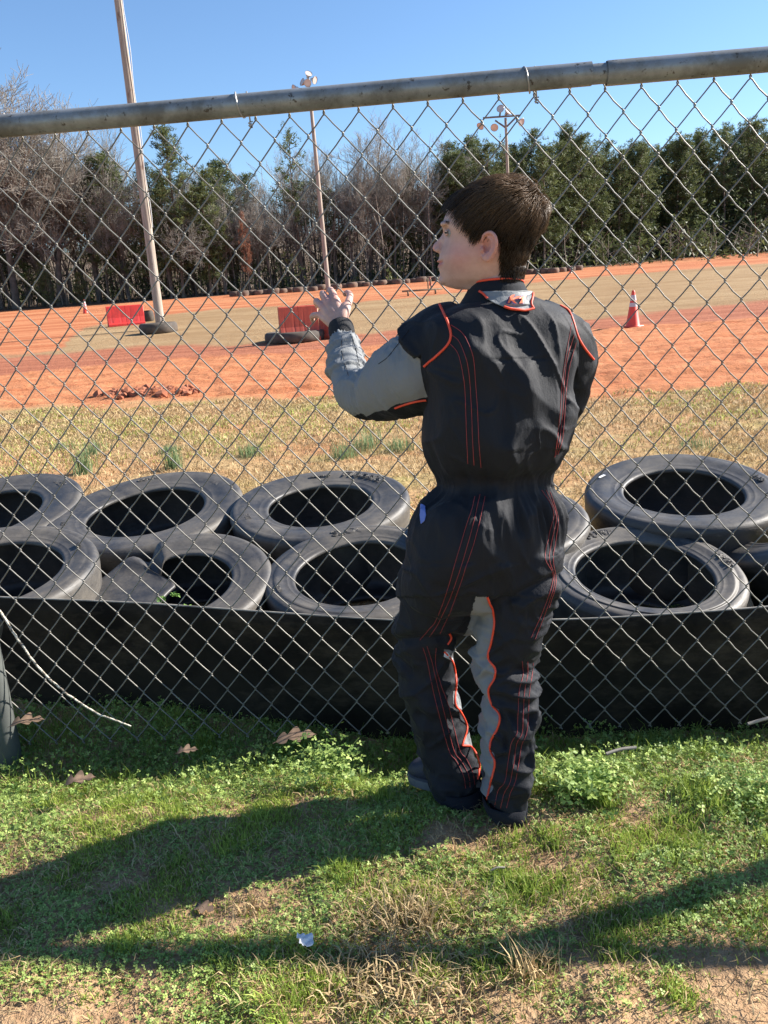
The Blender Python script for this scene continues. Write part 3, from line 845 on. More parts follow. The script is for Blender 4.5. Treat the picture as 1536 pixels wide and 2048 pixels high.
PINE = [pine_tree(s, 14, cr, w, dn, th) for s, cr, w, dn, th in ((1, .82, .155, 2.1, False), (2, .72, .135, 1.9, False), (3, .88, .16, 2.3, False), (4, .6, .14, 1.1, True), (5, .74, .15, 2.0, False))]
print('bare faces', [len(b[1][1]) for b in BARE], 'pine', [len(p[1][1]) for p in PINE])
_proto = {}
def zone_label(kind, px, back, yt):
    k = 'leafless grey-brown tree' if kind == 'b' else 'green pine'
    zs = [(-20, 'just outside the left edge of the photo'), (95, 'at the left edge of the photo'), (215, 'beyond the far left traffic cone'), (290, 'just left of the near wooden pole'), (400, 'just right of the near wooden pole'), (520, 'midway between the two left poles'), (625, 'just left of the pole by the boy\'s hand'),
          (720, 'just right of the pole by the boy\'s hand'), (800, 'between the boy\'s hand and face'), (890, 'beyond the boy\'s face'), (1010, 'above the boy\'s head'), (1110, 'just right of the farthest light pole'), (1200, 'above the boy\'s right shoulder'), (1300, 'beyond the tall orange cone'), (1400, 'right of the tall orange cone'), (1490, 'near the right edge'), (1560, 'at the right edge of the photo'), (9999, 'just outside the right edge of the photo')]
    z = [s for l, s in zs if px < l][0]
    return k + ' in the ' + ('front row' if back < 3 else 'second row' if back < 6 else 'back row') + ' ' + z
def put_tree(kind, v, P, h, rz, label, group, cat=None, mat=None, sx=1.0):
    key = (kind, v, mat.name if mat else '')
    if key not in _proto:
        e = empty('bare_tree' if kind == 'b' else 'pine_tree')
        if kind == 'b':
            (a, b), (c, d) = BARE[v]
            tr = mk('trunk', a, b, bark_m, e); cr = mk('crown', c, d, twig_m, e)
        else:
            (a, b), (c, d, t_) = PINE[v]
            tr = mk('trunk', a, b, pinebark_m, e); cr = mk('crown', c, d, mat or needle_m, e, smooth=False, attr=dict(tint=t_))
        _proto[key] = e
    else: e = copy_tree(_proto[key])
    e.location = tuple(map(float, P)); s = h / (16 if kind == 'b' else 14)
    e.scale = (s * sx, s * sx, s); e.rotation_euler = (0, 0, rz)
    tag(e, label, cat or ('bare tree' if kind == 'b' else 'pine tree'), group)
    return e
wx = [-300, 0, 300, 600, 900, 1100, 1300, 1536, 1900]; wy = [642, 620, 600, 578, 554, 541, 521, 501, 478]
def tree_at(px, ytop, back, kind, v, label, group, sx=1.0, mat=None):
    yb = np.interp(px, wx, wy); P = ground_hit(px, yb)
    d = ray(px, yb); Yd = P[1] + back
    P = np.array([d[0] * Yd, Yd, tz(d[0] * Yd, Yd) if Yd < 100 else tz(0, Yd)])
    h = (W(px, ytop, Yd)[2] - P[2])
    if label in (LB, LP, 'mix'): label = zone_label(kind, px, back, ytop)
    return put_tree(kind, v, P - [0, 0, .1], h, random.random() * 6.28, label, group, sx=sx, mat=mat)
GB, GP = 'bare winter trees at the edge of the woods', 'pine trees at the edge of the woods'
LB = 'leafless grey-brown tree in the woods beyond the track'
LP = 'dark green pine among the dense pines beyond the track'
# single trees one can pick out
special = [
 (95, 100, 3, 'b', 1, 'slender leafless tree between the two tallest at the left edge', 1.3),
 (-30, 75, 1, 'b', 4, 'leafless tree whose crown is cut by the left edge', 1.3),
 (35, 45, 0, 'b', 0, 'tall leafless tree at the far left, its forked crown rising high above the rail', 1.15),
 (120, 165, 1, 'b', 2, 'leafless tree second from the left edge, crown reaching just above the rail', 1.2),
 (200, 225, 2, 'b', 4, 'wide leafless tree left of the near wooden pole', 1.2),
 (370, 248, 0, 'p', 0, 'tall bushy green pine just right of the near wooden pole', 1.1),
 (435, 330, 0, 'p', 2, 'yellowish green pine beside the tall pine right of the near pole', 1.0),
 (605, 255, 2, 'p', 3, 'thin open-crowned pine left of the pole behind the boy\'s hand', 1.0),
 (740, 215, 3, 'b', 2, 'rounded leafless tree against the sky left of the boy\'s head', 1.1),
 (845, 235, 3, 'b', 1, 'slim leafless tree just left of the boy\'s head', .8),
 (1500, 235, 0, 'p', 2, 'tallest dark pine at the far right edge', 1.2)]
for px, yt, bk, k, v, lb, sx in special: tree_at(px, yt, bk, k, v, lb, GB if k == 'b' else GP, sx)
# rows of the wood
def top_line(px): return np.interp(px, [0, 150, 300, 450, 560, 680, 800, 900, 960, 1050, 1140, 1220, 1300, 1400, 1480, 1536], [215, 240, 300, 320, 290, 255, 262, 295, 295, 275, 262, 290, 290, 275, 250, 245])
x = -420
while x < 960:                                                # bare wood, left and middle
    tree_at(x, top_line(x) + rng.normal(0, 34) + 8, rng.uniform(0, 9), 'b', rng.integers(5), LB, GB, rng.uniform(.6, 1.0)); x += rng.uniform(20, 33)
for x in (-360, -300, -230, -150, -90, -40, 20, 70, 160, 235, 265, 320, 360, 415, 450, 250, 300, 345, 395, 480, 500, 560, 690, 770, 800, 830, 880, 905): # pines mixed in, left and middle
    tree_at(x + rng.normal(0, 8), (340 if 230 < x < 500 else 400) + rng.normal(0, 35), rng.uniform(-.5, 6), 'p', rng.integers(5), 'mix', GP, rng.uniform(1.0, 1.5))
for x in (905, 930, 955, 985, 1010, 1035, 1065, 1090, 1120, 1140, 1165, 1190, 1215, 1235, 1260, 1280, 1305, 1330, 1350, 1375, 1400, 1425, 1445, 1470, 1495, 1525, 1550, 1580, 1615, 1650, 1690, 1730, 1770, 1815, 1860, 1910):
    tree_at(x + rng.normal(0, 4), top_line(x) + rng.normal(6, 20), rng.uniform(0, 5), 'p', rng.integers(5), LP, GP, rng.uniform(.9, 1.25))
    tree_at(x + rng.normal(0, 9), top_line(x) + rng.normal(12, 20), rng.uniform(6, 13), 'p', rng.integers(5), LP, GP, rng.uniform(.9, 1.25))
    tree_at(x + rng.normal(0, 12), top_line(x) + rng.normal(22, 22), rng.uniform(1, 15), 'p', rng.integers(5), LP, GP, rng.uniform(.9, 1.3))
tree_at(500, 420, -1, 'p', 4, 'slim tree holding rusty red-brown leaves between the two left poles', GB, .55, rust_m)
for x, yt, k in ((100, 520, 'low young pine with bright green needles in front of the woods at the left'), (165, 540, 'low young pine, brightest green, beside the far left traffic cone'), (1205, 487, 'small lone young pine at the foot of the dense pines, left of the other one'), (1243, 480, 'small lone young pine at the foot of the dense pines, right of the other one')):
    tree_at(x, yt, -2, 'p', 2, k, 'low young pines in front of the woods', 1.6)
# understorey: saplings, brush and the wood's depth, one uncountable mass
Vs, Fs = [], []
g_ = np.random.default_rng(5)
for k in range(2600):
    px = g_.uniform(-380, 1850); yb = np.interp(px, wx, wy); P = ground_hit(px, yb) if k % 4 == 0 else P
    d = ray(px, yb); Yd = ground_Y = P[1] + g_.uniform(.5, 26)
    b_ = np.array([d[0] * Yd, Yd, tz(d[0] * Yd, Yd)])
    if px > 890 and k % 3: continue
    h = g_.uniform(.8, 2.6) if px > 890 else g_.uniform(1.2, 6) if g_.random() < .8 else g_.uniform(6, 8.5)
    top_ = b_ + [g_.normal(0, .5), g_.normal(0, .5), h]
    mid = (b_ + top_) / 2 + g_.normal(0, .15, 3)
    v, f = tube([b_, mid, top_], [.03 + .006 * h, .02 + .003 * h, .012], 3, cap=False); Vs.append(v); Fs.append(f)
    for q in range(7):
        t_ = g_.uniform(.3, 1); p_ = b_ + (top_ - b_) * t_; d_ = g_.normal(0, 1, 3); d_[2] = abs(d_[2]) * .6 + .3; d_ /= np.linalg.norm(d_)
        v, f = tube([p_, p_ + d_ * g_.uniform(.5, 1.8)], [.016, .010], 3, cap=False); Vs.append(v); Fs.append(f)
V, F = weld_quads(Vs, Fs)
us = mk('undergrowth', V, F, simple('sapling_bark', (0.09, 0.072, 0.058), (0.24, 0.195, 0.16), .7, .95)); tag(us, 'tangle of thin saplings and brush filling the floor of the woods', 'undergrowth', kind='stuff')
# leafy shrubs at the foot of the wood
V, F, T = [], [], []
for k in range(2600):
    px = g_.uniform(-350, 1600) if k < 900 else g_.uniform(870, 1920); yb = np.interp(px, wx, wy)
    d = ray(px, yb); 
    if k % 4 == 0: P = ground_hit(px, yb)
    Yd = P[1] + g_.uniform(.3, 12); zc = tz(d[0] * Yd, Yd) + abs(g_.normal(.2, 1.2 if k < 800 else 2.4)); Yd += 0 if k < 800 else 5
    c = np.array([d[0] * Yd, Yd, zc]); tt = np.clip(g_.normal(.30, .2), 0, 1)
    for q in range(16):
        o_ = c + g_.normal(0, .28, 3); d_ = g_.normal(size=3); d_ /= np.linalg.norm(d_); e_ = np.cross(d_, g_.normal(size=3)); e_ /= np.linalg.norm(e_)
        i0 = len(V); V += [o_ - e_ * .07, o_ + e_ * .07, o_ + d_ * .36]; F.append((i0, i0 + 1, i0 + 2)); T += [tt] * 3
br = mk('brush', np.array(V), np.array(F), needle_m, smooth=False, attr=dict(tint=T)); tag(br, 'dull green brush along the foot of the woods', 'brush', kind='stuff')
# ================================================================ the boy
def rings_mesh(rings):
    """closed surface through rings of equal length"""
    n = len(rings[0]); V = np.concatenate(rings); F = []
    for k in range(len(rings) - 1):
        for j in range(n):
            a = k * n + j; b = k * n + (j + 1) % n; F.append((a, b, b + n, a + n))
    c0 = len(V); V = np.vstack([V, rings[0].mean(0), rings[-1].mean(0)])
    L = (len(rings) - 1) * n
    F += [(c0, (j + 1) % n, j) for j in range(n)] + [(c0 + 1, L + j, L + (j + 1) % n) for j in range(n)]
    return V, F
def sring(c, u, v, p=2.3, n=40):
    th = np.arange(n) * 2 * math.pi / n
    cx = np.sign(np.cos(th)) * abs(np.cos(th)) ** (2 / p); sy = np.sign(np.sin(th)) * abs(np.sin(th)) ** (2 / p)
    return c + cx[:, None] * u + sy[:, None] * v
def interp_rows(rows, k):
    rows = np.array(rows, float); t = np.arange(len(rows)); tt = np.linspace(0, len(rows) - 1, (len(rows) - 1) * k + 1)
    return catmull(rows, k)
def px_loft(rows, yaw, p=2.3, k=4):
    """rows: (y, x left, x right, distance Y, half thickness)"""
    out = []
    for y, xl, xr, Y, th in interp_rows(rows, k):
        A, B = W(xl, y, Y), W(xr, y, Y); c = (A + B) / 2; hw = np.linalg.norm(B - A) / 2
        u0 = np.array([math.cos(yaw), math.sin(yaw), (B - A)[2] / (2 * hw) * .6]); v0 = np.array([-math.sin(yaw), math.cos(yaw), 0])
        a = math.sqrt(max(hw ** 2 - (th * math.sin(yaw)) ** 2, 1e-4)) / math.cos(yaw)
        out.append(sring(c, u0 * a, v0 * th, p))
    return rings_mesh(out)
def limb(pts, k=6, n=28, flat=1.0):
    """pts: (px, py, Y, radius in metres)"""
    Q = np.array([[*W(a, b, c), r] for a, b, c, r in pts]); Q = catmull(Q, k)
    return tube(Q[:, :3], Q[:, 3], n)
def ell(c, r, rot=None, n=20):
    V, F = [], []
    th = np.linspace(0, math.pi, n // 2 + 1); ph = np.arange(n) * 2 * math.pi / n
    rings = [np.stack([math.sin(t) * np.cos(ph) + 0, math.sin(t) * np.sin(ph), np.full(n, math.cos(t))], 1) for t in th[1:-1]]
    V, F = rings_mesh(rings); V = V.copy(); V[-2] = [0, 0, 1]; V[-1] = [0, 0, -1]
    V = V * np.array(r)
    if rot is not None: V = V @ np.array(rot).T
    return V + np.array(c), F
def union(parts, voxel, smooth=4, fac=.5):
    me = bpy.data.meshes.new('u'); V, F, n = [], [], 0
    for v, f in parts:
        V += [tuple(map(float, q)) for q in v]; F += [tuple(int(i) + n for i in q if True) for q in f]; n += len(v)
    F2 = []
    for q in F:
        r = []
        for i in q:
            if i not in r: r.append(i)
        if len(r) > 2: F2.append(tuple(r))
    me.from_pydata(V, [], F2); me.update()
    bm_ = bmesh.new(); bm_.from_mesh(me); bmesh.ops.recalc_face_normals(bm_, faces=bm_.faces); bm_.to_mesh(me); bm_.free()
    o = bpy.data.objects.new('u', me); COL.objects.link(o)
    m = o.modifiers.new('r', 'REMESH'); m.mode = 'VOXEL'; m.voxel_size = voxel
    s = o.modifiers.new('s', 'SMOOTH'); s.factor = fac; s.iterations = smooth
    bpy.context.view_layer.update()
    r = bpy.data.meshes.new_from_object(o.evaluated_get(bpy.context.evaluated_depsgraph_get()))
    V = np.zeros(len(r.vertices) * 3); r.vertices.foreach_get('co', V); V = V.reshape(-1, 3)
    N = np.zeros(len(r.vertices) * 3); r.vertex_normals.foreach_get('vector', N); N = N.reshape(-1, 3)
    F = np.zeros(len(r.loops), int); r.loops.foreach_get('vertex_index', F); 
    assert all(p.loop_total == 4 for p in r.polygons), 'quads'
    F = F.reshape(-1, 4)
    bpy.data.objects.remove(o); bpy.data.meshes.remove(me); bpy.data.meshes.remove(r)
    return V, F, N

# ---- materials
def cloth(name, col, col2, sheen=.25, rough=.85, wv=900, spec=.25):
    t = NT(name); co = t.coord()
    c = t.mix(t.noise(6, 5, vec=co), col, col2)
    t.set(Base_Color=c, Roughness=rough)
    t.b.inputs['Sheen Weight'].default_value = sheen; t.b.inputs['Sheen Roughness'].default_value = .4
    t.b.inputs['Specular IOR Level'].default_value = spec
    b = t.bump(t.noise(wv, 2, .6, vec=co), .5, .0012)
    b = t.bump(t.noise(28, 4, .6, vec=co, stretch=(1.6, 1.6, .6)), .30, .006, normal=b)
    return t.m
black_c = cloth('black_suit_cloth', (0.0085, 0.010, 0.014), (0.016, 0.018, 0.023), .06)
gray_c = cloth('grey_suit_cloth', (0.19, 0.20, 0.205), (0.24, 0.25, 0.255), .05, .6, 500, .4)
def suit_material():
    t = NT('suit_cloth'); co = t.coord()
    f = t.math('GREATER_THAN', t.attr('grey'), 0.0)
    n_ = t.noise(6, 5, vec=co)
    t.set(Base_Color=t.mix(f, t.mix(n_, (0.0085, 0.010, 0.014), (0.016, 0.018, 0.023)), t.mix(n_, (0.19, 0.20, 0.205), (0.24, 0.25, 0.255))), Roughness=.68)
    t.b.inputs['Sheen Weight'].default_value = .03; t.b.inputs['Sheen Roughness'].default_value = .4
    t.b.inputs['Specular IOR Level'].default_value = .24
    b = t.bump(t.noise(900, 2, .6, vec=co), .5, .0012)
    b = t.bump(t.noise(30, 4, .6, vec=co, stretch=(1.6, 1.6, .6)), .35, .007, normal=b)
    return t.m
suit_m = suit_material()
pipe_o = simple('orange_piping', (0.85, 0.085, 0.03), (0.78, 0.07, 0.03), 30, .55)
stitch_m = simple('red_stitching', (0.36, 0.05, 0.05), (0.25, 0.035, 0.035), 90, .7)
knit_m = simple('black_knit', (0.012, 0.012, 0.014), (0.022, 0.022, 0.024), 300, .9, bump=.6, bscale=500)
shoe_m = simple('shoe_mesh', (0.020, 0.022, 0.034), (0.045, 0.047, 0.07), 500, .6, bump=.5, bscale=400)
sole_m = simple('shoe_sole', (0.10, 0.10, 0.10), (0.20, 0.19, 0.18), 30, .7)

boy_loc = W(980, 1640, 1.56); boy_loc[2] = 0
boy = empty('person', boy_loc, 0, label='boy in a black and grey racing suit, one hand on the fence, looking left', cat='person')
BI = Matrix.Translation(Vector(boy_loc)).inverted()
def bk(o, parent=None):
    o.parent = parent or boy
    o.matrix_parent_inverse = BI if (parent is None) else Matrix()
    return o

# ---- racing suit: torso, legs and sleeves grown together
YT = 1.63
torso = px_loft([
    (585, 958, 1052, YT + .01, .040), (598, 935, 1078, YT, .058), (612, 888, 1115, YT, .066), (632, 846, 1142, YT - .005, .077), (665, 840, 1152, YT - .01, .086), (720, 848, 1146, YT - .01, .106),
    (780, 852, 1140, YT - .005, .114), (840, 853, 1138, YT - .005, .118), (885, 858, 1132, YT - .005, .119), (920, 866, 1119, YT, .110), (942, 876, 1108, YT, .088),
    (965, 880, 1106, YT, .086), (985, 868, 1110, YT - .005, .094), (1010, 842, 1120, YT - .01, .106), (1050, 824, 1128, YT - .015, .115), (1100, 812, 1126, YT - .015, .115), (1150, 802, 1120, YT - .01, .105), (1195, 812, 1106, YT, .085), (1215, 850, 1080, YT + .01, .05)],
    R(19), 2.35)
legL = px_loft([
    (1090, 818, 985, YT + .01, .088), (1150, 801, 985, YT + .03, .092), (1200, 791, 980, YT + .05, .088), (1250, 779, 952, YT + .065, .086), (1285, 779, 912, YT + .075, .078), (1320, 786, 906, YT + .075, .072),
    (1370, 798, 912, YT + .065, .070), (1420, 812, 920, YT + .055, .064), (1470, 828, 932, YT + .055, .062), (1520, 840, 950, YT + .04, .060), (1560, 852, 960, YT + .03, .060), (1588, 874, 962, YT + .02, .058)], R(12), 2.2)
legR = px_loft([
    (1090, 960, 1126, YT - .02, .088), (1150, 960, 1118, YT - .02, .088), (1200, 962, 1108, YT - .02, .082), (1250, 950, 1098, YT - .02, .074), (1300, 943, 1080, YT - .02, .068), (1350, 946, 1078, YT - .025, .064),
    (1400, 962, 1074, YT - .03, .060), (1440, 960, 1074, YT - .035, .060), (1500, 960, 1066, YT - .045, .058), (1550, 968, 1056, YT - .05, .056), (1600, 970, 1050, YT - .055, .054), (1622, 982, 1046, YT - .055, .052)], R(10), 2.2)
armL_pts = [(905, 705, 1.63, .060), (868, 728, 1.645, .078), (835, 745, 1.675, .084), (800, 762, 1.72, .076), (765, 778, 1.775, .064), (735, 788, 1.82, .055), (708, 772, 1.86, .047), (696, 740, 1.89, .046), (692, 712, 1.925, .044), (688, 690, 1.952, .037), (685, 678, 1.965, .027)]
armR_pts = [(1090, 668, 1.66, .056), (1118, 690, 1.67, .060), (1133, 730, 1.68, .050), (1128, 780, 1.69, .045), (1108, 825, 1.72, .043), (1090, 850, 1.78, .045), (1050, 850, 1.85, .040), (1015, 840, 1.90, .033)]
shL = limb([(925, 650, 1.625, .05), (885, 668, 1.625, .062), (852, 700, 1.64, .074)])
shR = limb([(1070, 642, 1.66, .048), (1097, 657, 1.665, .052), (1118, 680, 1.67, .056)])
Vs, Fs, Ns = union([torso, legL, legR, limb(armL_pts), limb(armR_pts), shL, shR], .0037, 7)

# cloth folds
def ridge(v): return 1 - np.abs(v) * 2
px, py = proj(Vs)
x, y, z = Vs.T
kind = np.zeros(len(Vs), int)                   # 1 left sleeve, 2 right sleeve, 3 legs, 0 torso
armpath = catmull(np.array([[*W(a, b, c), r] for a, b, c, r in armL_pts]), 6)
dL = np.min(np.linalg.norm(Vs[:, None, :] - armpath[None, :, :3], axis=2) - armpath[None, :, 3], axis=1)
iL = np.argmin(np.linalg.norm(Vs[:, None, :] - armpath[None, :, :3], axis=2), axis=1)
kind[(dL < .006) & (px < 846 + (py - 734) * .15) & (py < 880)] = 1
kind[(py > 1195)] = 3
D = np.zeros(len(Vs))
D += .0055 * fbm(x * 9, y * 9, z * 6, o=3, seed=101)
D += .0045 * ridge(noise(x * 14 + z * 6, y * 14, z * 9, seed=102)) - .001
# sharp creases, wandering
def crease(a, b, c, sd): return np.maximum(0, 1 - np.abs(noise(a + .8 * noise(a * .7, b * .7, c * .7, seed=sd + 50), b, c + .8 * noise(b, a, c, seed=sd + 51), seed=sd)) * 2.2) ** 3
D += .0060 * crease(x * 11, y * 8, z * 7 + x * 5, 120) * (py < 900) + .0060 * crease(x * 9, y * 7, z * 17 - x * 8, 121) * (py > 1130)
D += .0035 * crease(x * 20 + z * 9, y * 14, z * 15, 122)
D -= .010 * np.exp(-((px - np.interp(py, [640, 700, 800, 880], [1128, 1143, 1134, 1118])) / 4.) ** 2) * sstep(660, 700, py) * (1 - sstep(850, 890, py))
D *= sstep(606, 650, py) * .9 + .1
# waist gathers
wz = np.exp(-((py - 968 + (px - 990) * -.02) / 20.) ** 2)
ang = np.arctan2(y - YT, x - W(990, 965, YT)[0])
D += wz * (.0045 * ridge(noise(ang * 13, z * 6, seed=103)) - .006)
puff = np.exp(-((py - 1035) / 45.) ** 2) * (py > 975)
D += puff * .009 * ridge(noise(ang * 7 + z * 3, z * 5, seed=104))
blouse = np.exp(-((py - 905) / 28.) ** 2)
D += blouse * (.005 * noise(ang * 6, z * 9, seed=105) + .003)
# back: shoulder-blade hollow, yoke line and long pulls running to the armpits
back = sstep(600, 660, py) * (1 - sstep(860, 920, py)) * (kind == 0)
D += back * .007 * ridge(noise(x * 7 + z * 7, y * 3, z * 3 - x * 3, seed=106))
D += back * (-.0025) * np.exp(-((py - 720 + (px - 1000) * .05) / 3.) ** 2) * sstep(975, 990, px) * (1 - sstep(1090, 1105, px))
D -= back * .006 * np.exp(-((px - 1010) / 16.) ** 2) * sstep(700, 740, py)
D += back * .006 * np.exp(-((px - 1060) / 16.) ** 2) * sstep(700, 740, py) * (1 - sstep(800, 840, py))
# legs: stacked crosswise folds, strongest low down and on the outer right leg
lg = (kind == 3)
low = sstep(1240, 1360, py)
rleg = px > (952 + (py - 1300) * .03)
fold = ridge(noise(x * 7 + 2.1 * noise(x * 20, z * 10, seed=108), y * 7, z * 30 + x * 10, seed=107))
D += lg * np.where(rleg, .0050 + .0050 * low, .0030 + .0038 * low) * fold
D += lg * .009 * np.where(rleg, sstep(1000, 1050, px), 0) * low * ridge(noise(z * 22 + x * 4, y * 5, seed=109))
kn = np.exp(-((py - 1283) / 10.) ** 2) * lg * ~rleg
D -= kn * .014
kn = np.exp(-((py - 1180 + (px - 1060) * .45) / 10.) ** 2) * (px > 985)
D -= kn * .012
# sleeves
sl = (kind == 1)
tpos = iL / len(armpath)
D += sl * (.007 * ridge(noise(x * 9, y * 9, z * 9 + tpos * 16, seed=110)) * (.35 + np.exp(-((tpos - .60) / .14) ** 2) + .7 * sstep(.65, .95, tpos)))
cuffp = sl * sstep(.90, .97, tpos)
D += cuffp * (.003 * np.sin(np.arctan2(z - armpath[-1][2], x - armpath[-1][0]) * 22))
D += np.where(lg, -.0065, 0) + np.where(sl, -.0055, 0) - .002
V2 = Vs + Ns * D[:, None]
cF = Vs[Fs].mean(1); fpx, fpy = proj(cF); fk_ = kind[Fs[:, 0]]
low_line = np.interp(fpx, [690, 745, 790, 812, 835, 852], [832, 826, 815, 808, 802, 800])
grayL = (fk_ == 1) & (fpx < np.interp(fpy, [640, 655, 700, 760, 805], [815, 819, 831, 843, 853])) & (fpy < low_line)
pR = np.array([(974, 1193), (989, 1237), (983, 1284), (976, 1315), (990, 1336), (989, 1357), (977, 1380), (983, 1408), (999, 1429), (996, 1455), (982, 1481), (981, 1502), (990, 1525), (983, 1559), (973, 1605)], float)
pL = np.array([(888, 1302), (906, 1326), (912, 1362), (910, 1408), (927, 1429), (934, 1455), (924, 1491), (947, 1494), (960, 1517), (955, 1559)], float)
nF = Ns[Fs[:, 0]]
isR = fpx > np.interp(fpy, [1190, 1300, 1450, 1600], [955, 925, 945, 965])
gR = (fk_ == 3) & isR & (fpy > 1193) & (fpx < np.interp(fpy, pR[:, 1], pR[:, 0]))
gLg = (fk_ == 3) & ~isR & (fpy > 1300) & (fpy < 1575) & (fpx > np.interp(fpy, np.sort(pL[:, 1]), pL[np.argsort(pL[:, 1]), 0]))
vx, vy = px, py
gL_ = np.where(kind == 1, np.minimum(np.interp(vy, [640, 655, 700, 760, 805], [815, 819, 831, 843, 853]) - vx, np.interp(vx, [690, 745, 790, 812, 835, 852], [832, 826, 815, 808, 802, 800]) - vy), -9)
vR = vx > np.interp(vy, [1190, 1300, 1450, 1600], [955, 925, 945, 965])
gR_ = np.where((kind == 3) & vR, np.minimum(np.interp(vy, pR[:, 1], pR[:, 0]) - vx, vy - 1193), -9)
pLs = pL[np.argsort(pL[:, 1])]
gG_ = np.where((kind == 3) & ~vR, np.minimum(vx - np.interp(vy, pLs[:, 1], pLs[:, 0]), np.minimum(vy - 1300, 1575 - vy)), -9)
grey_ = np.clip(np.maximum(np.maximum(gL_, gR_), gG_), -9, 9)
suit = bk(mk('racing_suit', V2, Fs, suit_m, attr=dict(grey=grey_)))
bvh = BVHTree.FromPolygons([tuple(v) for v in V2], [tuple(f) for f in Fs])
CO = Vector((0, 0, CAM_H))
def on_suit(pts, step=3.0, off=.0012, tree=None):
    out = []
    for q in resample(pts, step):
        d = Vector(ray(*q)).normalized(); h = (tree or bvh).ray_cast(CO, d)
        if h[0] is None: continue
        out.append(np.array(h[0] + h[1] * off))
    out = np.array(out)
    if len(out) > 4:      # keep clear of jumps between limbs
        for _ in range(2): out[1:-1] = (out[:-2] + out[1:-1] * 2 + out[2:]) / 4
    return out
def smooth_px(p, k=6): return catmull(np.array(p, float), k)
def line_obj(name, lines, r, mat, off=.0012, n=6, parent=None):
    parts = []
    for L in lines:
        P = on_suit(smooth_px(L), 3.0, off)
        if len(P) < 3: continue
        # split where the surface jumps
        j = np.where(np.linalg.norm(np.diff(P, axis=0), axis=1) > .03)[0]
        for seg in np.split(P, j + 1):
            if len(seg) > 2: parts.append(tube(seg, r, n))
    if not parts: return None
    V, F = weld_quads(*zip(*parts))
    return mk(name, V, F, mat, parent or suit)
for L in ([(879, 609), (889, 630), (898, 651), (902, 672), (895, 690), (874, 711), (848, 733)],
          [(1120, 611), (1137, 622), (1147, 646), (1155, 672), (1168, 695), (1187, 719)],
          [(853, 800), (835, 802), (812, 808), (790, 816)],
          pR, pL[:7], pL[6:], [(898, 1266), (903, 1276), (895, 1289)]):
    line_obj('piping', [L], .0024, pipe_o, .0008)
ST = [[[(901, 688), (916, 706), (925, 740), (930, 781), (932, 833), (934, 885), (936, 927)], [(902, 669), (918, 682), (932, 716), (939, 758), (943, 820), (945, 872), (948, 930)], [(902, 650), (923, 664), (936, 685), (947, 716), (951, 763), (955, 820), (958, 885), (962, 935)]],
      [[(1143, 646), (1132, 706), (1124, 763), (1120, 820), (1115, 872), (1109, 914)], [(1148, 669), (1134, 716), (1128, 768), (1125, 820), (1120, 872), (1112, 909)], [(1152, 685), (1139, 732), (1132, 781), (1129, 833), (1124, 880), (1115, 909)]],
      [[(950, 993), (940, 1030), (916, 1106), (895, 1179), (872, 1241), (859, 1257), (840, 1280)], [(960, 989), (942, 1064), (921, 1137), (901, 1194), (877, 1246), (859, 1274)], [(970, 993), (953, 1069), (929, 1142), (906, 1210), (880, 1267)]],
      [[(846, 1295), (855, 1325), (864, 1371), (875, 1418), (898, 1501), (912, 1521), (927, 1552), (931, 1577)], [(854, 1292), (864, 1325), (871, 1356), (885, 1413), (908, 1501), (922, 1521), (937, 1550), (940, 1575)], [(872, 1296), (871, 1330), (882, 1371), (897, 1413), (919, 1499), (931, 1515), (945, 1544), (949, 1569)]],
      [[(1083, 980), (1107, 1023), (1098, 1069), (1090, 1116), (1106, 1153), (1090, 1210), (1062, 1275)], [(1092, 980), (1112, 1030), (1106, 1069), (1098, 1116), (1109, 1160), (1094, 1215), (1070, 1278)], [(1100, 984), (1116, 1036), (1112, 1075), (1106, 1120), (1112, 1165), (1098, 1215)]],
      [[(1044, 1322), (1046, 1350), (1038, 1382), (1036, 1430), (1034, 1466), (1022, 1487), (1016, 1528), (1009, 1565), (997, 1579), (989, 1614)], [(1055, 1322), (1055, 1350), (1049, 1382), (1046, 1430), (1044, 1466), (1033, 1487), (1027, 1528), (1020, 1565), (1009, 1585), (1001, 1616)], [(1066, 1326), (1064, 1350), (1059, 1382), (1056, 1430), (1053, 1466), (1043, 1490), (1037, 1528), (1030, 1565), (1021, 1585), (1013, 1616)]]]
for trip in ST: line_obj('stitching', trip, .00062, stitch_m, .0008, 5)
SP = [[(684, 672), (683, 700), (692, 735), (697, 752)], [(702, 668), (712, 700), (716, 720), (722, 740)], [(818, 660), (795, 690), (775, 715), (757, 728)]]
for q_ in SP: line_obj('sleeve_seam', [q_], .0007, black_c, .0004, 5)
# sleeve cuff
cu = catmull(np.array([[*W(a, b, c), r] for a, b, c, r in [(685, 680, 1.965, .028), (684, 668, 1.976, .0305), (682, 656, 1.988, .030), (681, 650, 1.994, .028)]]), 5)
cuff = bk(mk('cuff', *tube(cu[:, :3], cu[:, 3], 32), knit_m), suit)
